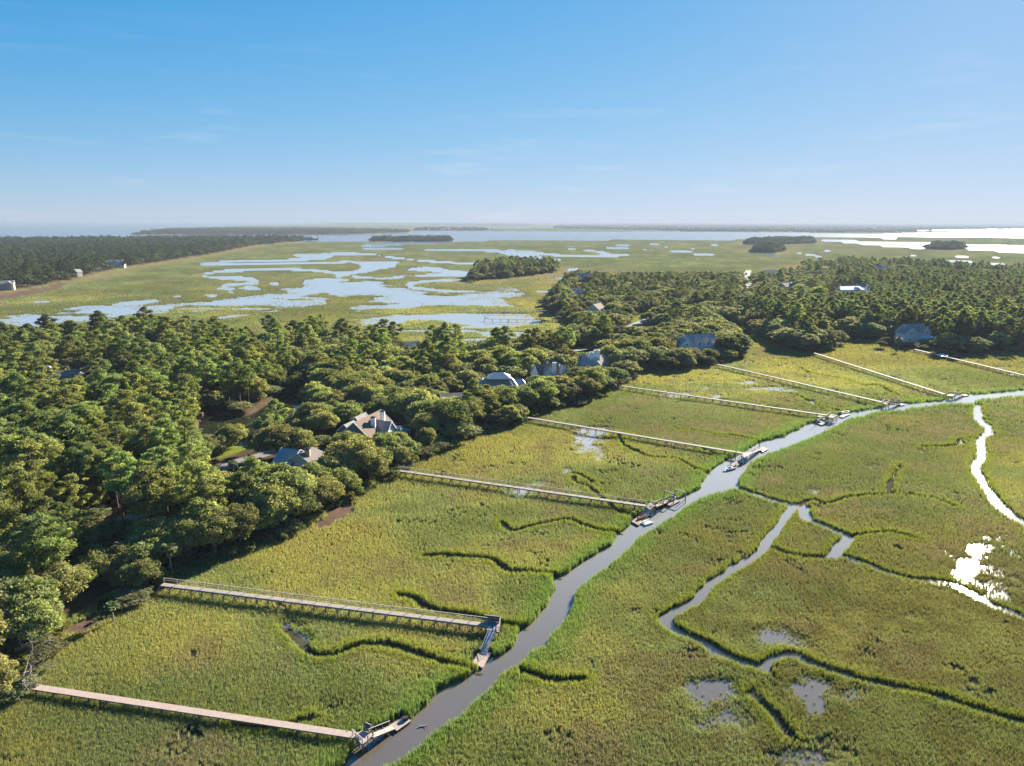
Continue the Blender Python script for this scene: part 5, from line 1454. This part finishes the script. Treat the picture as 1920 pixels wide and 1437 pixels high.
# dead, bleached trees at the marsh edge
def dead_tree(name, px, hgt, lean, seed, label, z=0.8):
    rng = np.random.default_rng(seed); p = G(px[0], px[1], z)
    root = empty(name, (p[0], p[1], height_at(p[0], p[1]))); tag(root, label, 'dead tree', 'dead trees')
    def grow(mb, a, d, L, r, lev):
        pts = [a]; rad = [r]; q = a
        for k in range(4):
            d = d + rng.normal(0, .22, 3); d = d / np.linalg.norm(d); q = q + d * L / 4; pts.append(q); rad.append(r * (1 - .18 * (k + 1)))
        mb.tube(pts, rad, 5)
        if lev > 0:
            for k in range(3 if lev > 1 else 4):
                nd = d + rng.normal(0, .75, 3); nd[2] += .1; grow(mb, pts[rng.integers(1, 5)], nd / np.linalg.norm(nd), L * rng.uniform(.45, .7), r * .5, lev - 1)
    d0 = np.array(lean, float); d0 /= np.linalg.norm(d0)
    t = MB(); t.tube([(0, 0, -.4), d0 * hgt * .25, d0 * hgt * .5], [.3, .22, .18], 7); t.build('trunk', M['dead_wood'], root)
    for k in range(5):
        b = MB(); dd = d0 + rng.normal(0, .6, 3); grow(b, d0 * hgt * rng.uniform(.3, .5), dd / np.linalg.norm(dd), hgt * .5, .11, 2); b.build('branch', M['dead_wood'], root)
dead_tree('dead_tree', (8, 1300), 8, (1, .4, .9), 3, 'bleached bare tree leaning over the landward end of the pink walkway')
dead_tree('dead_tree', (20, 1250), 6, (1, 1, .5), 4, 'bleached fallen tree lying in brush at the frame edge')
dead_tree('dead_tree', (222, 1100), 4, (1, .2, .12), 5, 'grey dead branch stretched towards the railed walkway')
dead_tree('dead_tree', (478, 720), 10, (.05, .1, 1), 6, 'grey bare tree standing behind the pond')
dead_tree('dead_tree', (1178, 640), 7, (.3, .1, 1), 8, 'pale bare tree behind the sunlit stretch of road')

# ------------------------------------------------------------------ piers
def V3(*a): return np.array(a, float)

class Pier:
    def __init__(self, name, px0, px1, z, width, label, deckmat):
        self.a = G(px0[0], px0[1], z); self.b = G(px1[0], px1[1], z); self.z = z; self.w = width
        self.o = np.array([self.a[0], self.a[1], 0.0]); self.mat = deckmat
        self.root = empty(name, tuple(self.o)); tag(self.root, label, 'pier', 'walkway piers over the marsh')
        self.d = (self.b - self.a); self.len = np.linalg.norm(self.d); self.d /= self.len
        self.n = V3(-self.d[1], self.d[0], 0)                      # towards the far side
        if self.n @ V3(0, 1, 0) < 0: self.n = -self.n
    def P(self, s, t, z): return tuple(self.a + self.d * s + self.n * t + V3(0, 0, z - self.z) - self.o)
    def L(self, u, v, z): return G(u, v, z) - self.o
    def boards(self, quad, step, mat, name='deck_boards', th=0.05, jitter=0.012):
        """boards laid across the quad q0->q1 (run) with q0-q3 the board length"""
        q = [np.asarray(p, float) for p in quad]
        n = max(2, int(round(np.linalg.norm(q[1] - q[0]) / step))); mb = MB()
        for k in range(n):
            a, b = (k + .04) / n, (k + .96) / n
            dz = V3(0, 0, random.uniform(-jitter, jitter))
            e0, e1 = random.uniform(-.012, .012), 1 + random.uniform(-.012, .012)
            lo = lambda t, e: (q[0] + (q[1] - q[0]) * t) * (1 - e) + (q[3] + (q[2] - q[3]) * t) * e
            mb.slab([lo(a, e0) + dz, lo(b, e0) + dz, lo(b, e1) + dz, lo(a, e1) + dz], th)
        o = mb.build(name, mat, self.root); o['kind'] = 'stuff'
        return o
    def walk(self, step=0.15, bent=2.9, stub=0.35, rail=None, low=-1.2, posts=3.0, s1=None):
        w = self.w / 2; L = s1 or self.len
        self.boards([self.P(0, -w, self.z), self.P(L, -w, self.z), self.P(L, w, self.z), self.P(0, w, self.z)], step, self.mat)
        for s in (-1, 1): MB().beam(self.P(0, s * (w - .1), self.z - .17), self.P(L, s * (w - .1), self.z - .17), .07, .22).build('stringer', M['pile'], self.root)
        n = max(2, int(L / bent))
        for k in range(n + 1):
            s = L * k / n
            MB().beam(self.P(s, -w - stub, self.z - .40), self.P(s, w + stub * .4, self.z - .40), .16, .2).build('pile_cap', M['deck_grey'] if stub > .3 else M['pile'], self.root)
            for t in (-w * .85 - stub * .5, w * .9):
                MB().tube([self.P(s, t, low), self.P(s, t, self.z - .3)], .12, 6).build('pile', M['pile'], self.root)
        if rail:
            for side in ((1,) if rail == 'far' else (1, -1)):
                m = max(2, int(L / posts))
                for k in range(m + 1):
                    s = L * k / m; MB().beam(self.P(s, side * (w + .06), self.z - .3), self.P(s, side * (w + .06), self.z + 1.05), .1).build('rail_post', M['rail'], self.root)
                MB().beam(self.P(0, side * (w + .06), self.z + 1.07), self.P(L, side * (w + .06), self.z + 1.07), .15, .05).build('top_rail', M['rail'], self.root)
                MB().beam(self.P(0, side * (w + .01), self.z + .62), self.P(L, side * (w + .01), self.z + .62), .05, .12).build('mid_rail', M['rail'], self.root)
    def platform(self, px, z, mat, step=.15, piles=True, name='platform_boards'):
        q = [self.L(u, v, z) for u, v in px]
        self.boards(q, step, mat, name)
        c = sum(q) / 4
        fr = MB()
        for i in range(4): fr.beam(q[i] - [0, 0, .16], q[(i + 1) % 4] - [0, 0, .16], .08, .2)
        fr.build('platform_frame', M['pile'], self.root)
        if piles:
            for p in q:
                e = p + (c - p) * .08; MB().tube([(e[0], e[1], -1.2), (e[0], e[1], z - .1)], .13, 7).build('pile', M['pile'], self.root)
        return q
    def gang(self, p0, p1, width, mat, rail=True, h=.95):
        p0 = np.asarray(p0, float); p1 = np.asarray(p1, float); d = p1 - p0; d2 = d / np.linalg.norm(d); n = V3(-d2[1], d2[0], 0); n /= np.linalg.norm(n); hw = n * width / 2
        self.boards([p0 - hw, p1 - hw, p1 + hw, p0 + hw], .2, mat, 'gangway_boards')
        for s in (-1, 1):
            MB().beam(p0 + hw * s - [0, 0, .1], p1 + hw * s - [0, 0, .1], .07, .2).build('gangway_beam', M['pile'] if mat is not M['aluminium'] else mat, self.root)
            if rail is True or rail == s:
                for t in (0.04, .35, .66, .96):
                    q = p0 + d * t + hw * s; MB().beam(q, q + [0, 0, h], .06).build('gangway_post', M['rail'] if mat is not M['aluminium'] else mat, self.root)
                MB().beam(p0 + hw * s + [0, 0, h], p1 + hw * s + [0, 0, h], .12, .06).build('gangway_rail', M['rail'] if mat is not M['aluminium'] else mat, self.root)
    def float_(self, px, mat, z=.42, step=.15):
        q = [self.L(u, v, z) for u, v in px]
        self.boards(q, step, mat, 'float_boards')
        b = MB(); c = sum(q) / 4; ins = [p + (c - p) * .04 for p in q]
        if (ins[1][0] - ins[0][0]) * (ins[2][1] - ins[0][1]) - (ins[1][1] - ins[0][1]) * (ins[2][0] - ins[0][0]) < 0: ins = ins[::-1]
        b.prism([(p[0], p[1]) for p in ins], -.15, z - .06); b.build('float_drum', M['float_side'], self.root)
        e = MB()
        for i in range(4): e.beam(q[i] - [0, 0, .09], q[(i + 1) % 4] - [0, 0, .09], .06, .16)
        e.build('float_frame', mat, self.root)
        return q
    def mooring(self, u, v, z0, z1, r=.12):
        p = self.L(u, v, z0); MB().tube([(p[0], p[1], -1.2), (p[0], p[1], z1)], r, 7).build('mooring_pile', M['pile'], self.root)
    def fence(self, p0, p1, h, mat=None, n=3, solid=None):
        p0 = np.asarray(p0, float); p1 = np.asarray(p1, float)
        for k in range(n + 1):
            q = p0 + (p1 - p0) * k / n; MB().beam(q - [0, 0, .2], q + [0, 0, h], .1).build('rail_post', mat or M['rail'], self.root)
        MB().beam(p0 + [0, 0, h], p1 + [0, 0, h], .16, .06).build('top_rail', mat or M['rail'], self.root)
        MB().beam(p0 + [0, 0, h * .55], p1 + [0, 0, h * .55], .05, .12).build('mid_rail', mat or M['rail'], self.root)
        if solid: MB().slab([p0 + [0, 0, .1], p1 + [0, 0, .1], p1 + [0, 0, h - .05], p0 + [0, 0, h - .05]], .04).build('screen_panel', solid, self.root)

def boat(name, p, ang, L, B, label, colour=None, console=True, canopy=None, z=0.05, motor=True):
    """small open skiff: lofted hull with a cockpit well"""
    root = empty(name, (p[0], p[1], z), ang); tag(root, label, 'boat')
    st = [(-.5, .86, .0), (-.25, .98, .0), (.05, 1.0, .02), (.28, .78, .08), (.42, .42, .16), (.5, .06, .24)]
    V = []; F = []
    for (s, w, r) in st:
        x = s * L; hw = B / 2 * w; g = .55 + r
        V += [(x, -hw, g), (x, -hw * .86, .12), (x, 0, -.08 + r * .6), (x, hw * .86, .12), (x, hw, g), (x, hw * .80, g), (x, -hw * .80, g)]
    for i in range(len(st) - 1):
        a, b = i * 7, (i + 1) * 7
        for k in range(6): F.append((a + k, a + k + 1, b + k + 1, b + k)) if k not in (5,) else None
        F.append((a + 6, a, b, b + 6))
    F.append((0, 1, 2, 3, 4, 5, 6)); n = (len(st) - 1) * 7
    MB().add(V, F).build('hull', colour or M['gelcoat'], root)
    i0 = 3 * 7
    MB().add([V[i0 + 6], V[i0 + 5], V[n + 5], V[n + 6], V[i0 + 13], V[i0 + 12]], [(0, 1, 5, 4), (4, 5, 2, 3)]).build('foredeck', colour or M['gelcoat'], root)
    w = MB()
    for i in range(3):
        a, b = V[i * 7], V[(i + 1) * 7]
        w.add([(a[0], a[1] * .8, .22), (a[0], -a[1] * .8, .22), (b[0], -b[1] * .8, .22), (b[0], b[1] * .8, .22)], [(0, 1, 2, 3)])
        for s in (1, -1): w.add([(a[0], s * a[1] * .8, .22), (b[0], s * b[1] * .8, .22), (b[0], s * b[1] * .8, b[2]), (a[0], s * a[1] * .8, a[2])], [(0, 1, 2, 3)])
    w.build('cockpit', M['boat_inside'], root)
    if console:
        MB().box(-.04 * L, .06 * L, -.32, .32, .22, 1.05).build('console', M['gelcoat'], root); MB().box(-.20 * L, -.13 * L, -.4, .4, .22, .7).build('seat', M['white_paint'], root)
    if motor:
        m = MB().box(-.56 * L, -.5 * L, -.16, .16, .35, 1.0); m.box(-.545 * L, -.515 * L, -.06, .06, -.3, .35); m.build('outboard_motor', M['black_plastic'], root)
    if canopy:
        for sx in (-.18, .16):
            for s in (1, -1): MB().beam((sx * L, s * B * .4, .5), (sx * L * .8, s * B * .38, 1.95), .04).build('canopy_pole', M['aluminium'], root)
        q = MB(); q.slab([(-.24 * L, -B * .45, 1.95), (.2 * L, -B * .45, 1.98), (.2 * L, B * .45, 1.98), (-.24 * L, B * .45, 1.95)], .06); q.build('canopy', canopy, root)
    return root

def build_piers():
    # first pier: pink boards, no rails
    p = Pier('walkway_pier', (40, 1284), (676, 1380), 1.55, 1.28, 'long pinkish walkway without rails, ending at a small bench platform', M['deck_pink'])
    p.walk(bent=3.2, stub=.0)
    q = p.platform([(661, 1379), (680, 1396.5), (701, 1376), (679, 1369.5)], 1.56, M['deck_pink'])
    p.fence(q[0], q[1], 1.0)
    bq = p.L(684, 1371.5, 1.56); e = p.L(694, 1376, 1.56)
    MB().slab([bq + [0, .3, .15], e + [0, .3, .15], e + [0, .55, 1.05], bq + [0, .55, 1.05]], .06).build('bench_back', M['dark_panel'], p.root)
    fr = MB(); fr.beam(bq + [0, .58, 1.08], e + [0, .58, 1.08], .14, .06); fr.beam(bq + [0, .5, 0], bq + [0, .58, 1.1], .1); fr.beam(e + [0, .5, 0], e + [0, .58, 1.1], .1); fr.build('bench_frame', M['deck_grey'], p.root)
    MB().slab([bq + [0, -.1, .45], e + [0, -.1, .45], e + [0, .32, .45], bq + [0, .32, .45]], .06).build('bench_seat', M['deck_pink'], p.root)
    g0 = (p.L(691, 1383, 1.5) + p.L(698, 1377.5, 1.5)) / 2; g1 = (p.L(738, 1366, .5) + p.L(734, 1361, .5)) / 2
    p.gang(g0, g1, 1.15, M['deck_pink'], rail=1, h=.8)
    for (pu, pv) in ((690, 1390), (699.5, 1382)): p.mooring(pu, pv, 1.5, 2.5, .09)
    p.float_([(731, 1359.5), (744, 1370), (771, 1351), (756, 1344)], M['deck_pink'])
    p.mooring(681, 1360, .5, 3.0, .07)
    ck = p.L(760, 1349.5, .42); root = empty('dock_box', (ck[0] + p.o[0], ck[1] + p.o[1], .43), .5); tag(root, 'small dark dock box on the float of the pink walkway', 'box')
    MB().box(-.42, .42, -.28, .28, 0, .4).build('box_body', M['dark_panel'], root); MB().box(-.45, .45, -.31, .31, .4, .47).build('lid', M['float_side'], root)
    # second pier: rail on the far side, cap stubs showing, screened corner, aluminium gangway
    p = Pier('walkway_pier', (303, 1096), (912, 1172), 1.9, 1.35, 'pale walkway with one rail and stub beams, ending in a screened corner', M['deck_grey'])
    p.walk(bent=2.45, stub=.6, rail='far')
    q = p.platform([(907, 1164), (913, 1181), (936, 1185), (938, 1167)], 1.92, M['deck_grey'])
    a, b, c, d = q[3], q[0], q[2], q[1]
    p.fence(q[0] + [.1, .1, 0], q[3] + [-.05, .05, 0], 1.15, solid=M['dark_panel'])
    p.fence(q[3], q[2], 1.0)
    bs = p.L(914, 1170.5, 1.92); MB().slab([bs + [0, 0, .45], bs + [1.6, .05, .45], bs + [1.6, .4, .45], bs + [0, .35, .45]], .06).build('bench_seat', M['deck_grey'], p.root)
    g0 = p.L(923, 1184.5, 1.9); g1 = p.L(906.5, 1227, .5)
    p.gang(g0, g1, 1.05, M['aluminium'], h=.9)
    p.float_([(896.5, 1225), (885, 1243), (904.5, 1252), (921, 1223.5)], M['deck_pink'])
    p.mooring(885, 1238, .2, 2.6, .09); p.mooring(899, 1219, .2, 2.6, .09)
    # third pier: rail, two gangways, floats, boat lift
    p = Pier('walkway_pier', (745, 882), (1212, 948.5), 1.9, 1.35, 'weathered walkway with one rail, ending between two brown floats and a lift', M['deck_grey'])
    p.walk(bent=2.9, stub=.25, rail='far')
    q = p.platform([(1209, 949), (1219, 956), (1228, 948.5), (1219, 943)], 1.92, M['deck_grey'])
    p.fence(q[2] + [.1, .1, 0], q[3], 1.0, n=2)
    p.gang(p.L(1217, 954, 1.85), p.L(1206, 970, .5), 1.1, M['aluminium'])
    p.float_([(1184, 978), (1197, 985), (1213, 971), (1203, 964.5)], M['deck_brown'])
    p.gang(p.L(1229, 949, 1.85), p.L(1254, 939, .5), 1.2, M['deck_brown'])
    p.float_([(1251, 946), (1256, 949.5), (1275, 939), (1262, 935.5)], M['deck_brown'])
    p.mooring(1183.5, 980, .1, 3.6); p.mooring(1285, 936, 0.1, 3.2, .14); p.mooring(1265, 934, 0.1, 3.0, .12)
    for k, (u, v) in enumerate(((1229, 959), (1238, 953), (1244, 949))): p.mooring(u, v, .1, 1.9, .11)
    lift = empty('boat_lift', tuple(G(1266, 930, 0))); tag(lift, 'empty boat lift with two long top beams beside the brown float', 'boat lift')
    lo = G(1266, 930, 0)
    for (ua, va, ub, vb) in ((1246, 920.5, 1264, 926.5), (1265.5, 917.5, 1286, 924)):
        a = G(ua, va, 3.0) - lo; b = G(ub, vb, 3.0) - lo
        MB().beam(a, b, .22, .26).build('lift_beam', M['rail'], lift)
        for e in (a, b): MB().tube([(e[0], e[1], -1.2), (e[0], e[1], 2.95)], .13, 7).build('lift_pile', M['pile'], lift)
    a = G(1262, 934, .8) - lo; b = G(1274, 931, .8) - lo; MB().beam(a, b, .16).build('cradle', M['aluminium'], lift); MB().beam(a + [0, 1.4, 0], b + [0, 1.4, 0], .16).build('cradle', M['aluminium'], lift)
    fp = empty('floating_boat_port', tuple(G(1212, 982, .0)), math.radians(34)); tag(fp, 'white floating boat port moored to the brown float', 'float')
    sb = MB().box(-1.5, 1.5, -1.0, 1.0, -.1, .30); sb.build('base', M['gelcoat'], fp); MB().box(-1.5, 1.5, -1.05, -.6, .3, .42).build('side_rail', M['gelcoat'], fp); MB().box(-1.5, 1.5, .6, 1.05, .3, .42).build('side_rail', M['gelcoat'], fp)
    MB().box(-1.45, -.6, -.45, .45, .301, .34).build('bow_stop', M['dark_panel'], fp)
    ky = boat('kayak', G(1204, 971, .55), math.radians(38), 3.3, .75, 'faded orange kayak lying on the brown float', M['orange_kayak'], console=False, z=.44, motor=False)
    sc = boat('skiff', G(1262, 937, .5), math.radians(40), 2.6, .9, 'small white dinghy at the end of the brown gangway', console=False, z=.44, motor=False)
    # fourth pier
    p = Pier('walkway_pier', (985, 782), (1398, 850.5), 2.0, 1.4, 'walkway ending in a wide platform between two floats and a white skiff', M['deck_grey'])
    p.walk(bent=3.2, stub=.2, step=.2)
    q = p.platform([(1390, 853), (1396, 858.5), (1408, 852), (1402, 847)], 2.0, M['deck_pink'], .2)
    p.gang(p.L(1396, 858, 1.9), p.L(1385, 867, .5), 1.2, M['aluminium'])
    p.float_([(1369, 872), (1382, 874.5), (1393, 866), (1383, 863)], M['deck_brown'], step=.2)
    p.gang(p.L(1406, 850, 1.9), p.L(1425, 842.5, .5), 1.2, M['deck_grey'])
    p.float_([(1424, 843.5), (1430, 848), (1440, 842), (1429, 838)], M['deck_pink'], step=.2)
    for (u, v, z1) in ((1370, 872, 3.4), (1379, 862, 3.2), (1424, 838, 2.6), (1410, 855, 1.9), (1400, 860, 1.9), (1414, 851, 1.9)): p.mooring(u, v, .1, z1)
    boat('skiff', G(1369, 879, .3), math.radians(215), 4.8, 1.7, 'white open skiff moored at the fourth pier float')
    # fifth pier, with boats
    p = Pier('walkway_pier', (1155, 722), (1551, 778.5), 2.1, 1.4, 'walkway ending in a raised platform on many piles with boats', M['deck_grey'])
    p.walk(bent=3.4, stub=.2, step=.25)
    q = p.platform([(1551, 782), (1561, 784), (1571, 779), (1558, 776)], 2.2, M['deck_brown'], .25)
    p.fence(q[2], q[3], 1.0); p.fence(q[3], q[0], 1.0, n=2)
    for k in range(6): p.mooring(1553 + 3.2 * k, 789 - .9 * k, .1, 2.1, .12)
    p.gang(p.L(1554, 783, 2.0), p.L(1546, 789, .5), 1.2, M['deck_grey'])
    p.float_([(1531, 794), (1541, 797), (1553, 791.5), (1544, 788)], M['deck_brown'], step=.25)
    p.mooring(1530, 796, .1, 4.6, .12)
    p.float_([(1573, 781), (1580, 783), (1593, 777), (1586, 774.5)], M['deck_grey'], step=.25)
    boat('canopy_boat', G(1537, 789, .3), math.radians(35), 6.0, 2.3, 'motor boat with dark canopy at the fifth pier', canopy=M['canvas_dark'])
    boat('motor_boat', G(1584, 775, .3), math.radians(28), 5.6, 2.0, 'white motor boat on the upper float of the fifth pier', z=.3)
    # sixth pier
    p = Pier('walkway_pier', (1345, 683), (1656, 754.5), 2.1, 1.4, 'walkway ending in a small railed tower platform with long gangway', M['deck_grey'])
    p.walk(bent=3.6, stub=.2, step=.3)
    q = p.platform([(1654, 757), (1662, 758.5), (1668, 755), (1659, 753)], 2.4, M['deck_brown'], .3)
    for i in range(4): p.fence(q[i], q[(i + 1) % 4], 1.0, n=2)
    p.gang(p.L(1667, 756, 2.3), p.L(1686, 758, .5), 1.3, M['deck_grey'])
    p.float_([(1683, 758.5), (1690, 760.5), (1697, 758.5), (1690, 756.5)], M['deck_grey'], step=.3)
    p.mooring(1681, 760, .1, 2.8); p.mooring(1653, 769, .1, 3.0); p.mooring(1661, 766, .1, 2.4)
    # seventh pier
    p = Pier('walkway_pier', (1527, 662), (1771, 739), 2.1, 1.4, 'walkway left of the grey pinewood house, ending in a low covered float', M['deck_grey'])
    p.walk(bent=4.0, stub=.1, step=.3)
    q = p.platform([(1775, 742), (1787, 743), (1792, 739.5), (1780, 738.5)], 1.9, M['deck_grey'], .3)
    p.fence(q[3], q[2], 1.0); p.gang(p.L(1790, 741, 1.8), p.L(1804, 741.5, .5), 1.3, M['deck_grey'])
    p.float_([(1802, 740), (1806, 743), (1816, 741.5), (1810, 738.5)], M['deck_grey'], step=.3)
    # eighth pier runs out of the frame
    p = Pier('walkway_pier', (1715, 655), (1990, 720), 2.0, 1.4, 'walkway starting below the grey pinewood house and leaving the frame', M['deck_grey'])
    p.walk(bent=4.0, stub=.1, step=.3)
    p.platform([(1756, 664.5), (1764, 668.5), (1778, 667), (1768, 663.5)], 2.0, M['white_paint'], .3)
    # two thin piers over the back pans
    for (a, b, lb) in (((1068, 582.5), (905, 582), 'upper of the two thin grey piers over the back marsh pan'), ((1062, 600.5), (908, 597.5), 'lower of the two thin grey piers over the back marsh pan')):
        p = Pier('walkway_pier', a, b, 2.2, 1.6, lb, M['deck_grey']); p.walk(bent=6.0, stub=.1, step=.5)
        p.fence(p.P(p.len - 3, -.8, p.z), p.P(p.len, -.8, p.z), 1.0); p.fence(p.P(p.len - 3, .8, p.z), p.P(p.len, .8, p.z), 1.0)
build_piers()

def driftwood():
    p = G(792, 1363, .05); root = empty('driftwood', (p[0], p[1], 0.02), .35); tag(root, 'pale driftwood branch floating in the creek near the pink walkway float', 'driftwood')
    MB().tube([(-.9, 0, .02), (-.3, .12, .08), (.3, 0, .05), (.9, .15, .1)], [.05, .09, .08, .04], 6).build('stem', M['dead_wood'], root)
    MB().tube([(.2, .02, .06), (.55, -.3, .18), (.8, -.42, .3)], [.05, .035, .015], 5).build('twig', M['dead_wood'], root)
    MB().tube([(-.2, .1, .07), (-.35, .45, .15)], [.04, .015], 5).build('twig', M['dead_wood'], root)
driftwood()

# ------------------------------------------------------------------ the wooded far shore, one dark line on the horizon
def far_woods():
    polys = [gpts(p) for p in ([(560,417.4),(1000,419.5),(1300,421.5),(1600,424),(1960,427),(2400,428),(2400,421),(1300,417.9),(560,415.2)],
             [(1040,429),(1180,431),(1280,434),(1500,435.5),(1640,436.5),(1740,434),(1790,430),(1960,428),(1960,424),(1280,420.5),(1040,424)],
             [(770,432.5),(860,432.8),(930,432),(900,428),(800,428)],[(630,421.5),(760,421),(900,422.5),(1000,423),(1000,420.5),(630,419)])]
    # tree-high belts, each a solid strip with a ragged top, standing one behind the other
    ang = np.radians(np.linspace(-22, 44, 1500)); V = []; Q = []; base = 0
    for k, r0 in enumerate(np.geomspace(4700, 50000, 34)):
        rr = r0 * (1 + 0.05 * (fbm(ang * 60, ang * 0 + k * 7.0, 1.0, 181) - 0.5)); X = rr * np.sin(ang); Y = rr * np.cos(ang)
        m = np.zeros(len(X), bool)
        for P in polys: m |= poly_sd(X, Y, P, 400.0) + 260 * (fbm(X, Y, 900., 171) - .5) > 0
        m &= vnoise(X, Y, 500., 183) > 0.12
        top = 10 + 8 * vnoise(X, Y, 70., 173) + 6 * vnoise(X, Y, 24., 174)
        X2 = X * (1 + 0.012); Y2 = Y * (1 + 0.012); n = len(X)
        V.append(np.column_stack([np.r_[X, X, X2, X2], np.r_[Y, Y, Y2, Y2], np.r_[np.full(n, -1.), top, top, np.full(n, -1.)]]))
        i = np.nonzero(m[:-1] & m[1:])[0]
        for a, b in ((0, 1), (1, 2), (2, 3)): Q.append(base + np.stack([a * n + i, a * n + i + 1, b * n + i + 1, b * n + i], -1))
        base += 4 * n
    me = np_mesh('far_woodland', np.vstack(V), np.vstack(Q))
    o = obj('far_woodland', me, simple_mat('far_canopy', (0.040, 0.048, 0.022), 0.95, 0.4, 0.02))
    tag(o, 'dark line of far woodland along the horizon beyond the river', 'wood', kind='stuff')
far_woods()

def haze():
    mb = MB().box(-68000, 68000, -68000, 68000, -2.2, 84.0)
    o = mb.build('haze', None)
    m, n, l, out = new_mat('haze')
    v = n.new('ShaderNodeVolumePrincipled')
    v.inputs['Color'].default_value = (0.34, 0.40, 0.48, 1)
    v.inputs['Density'].default_value = HAZE
    v.inputs['Anisotropy'].default_value = 0.1
    l.new(v.outputs[0], out.inputs['Volume'])
    o.data.materials.append(m)
    tag(o, 'pale sea haze lying over the marsh and water', 'haze', kind='stuff')
HAZE = 9e-5
haze()
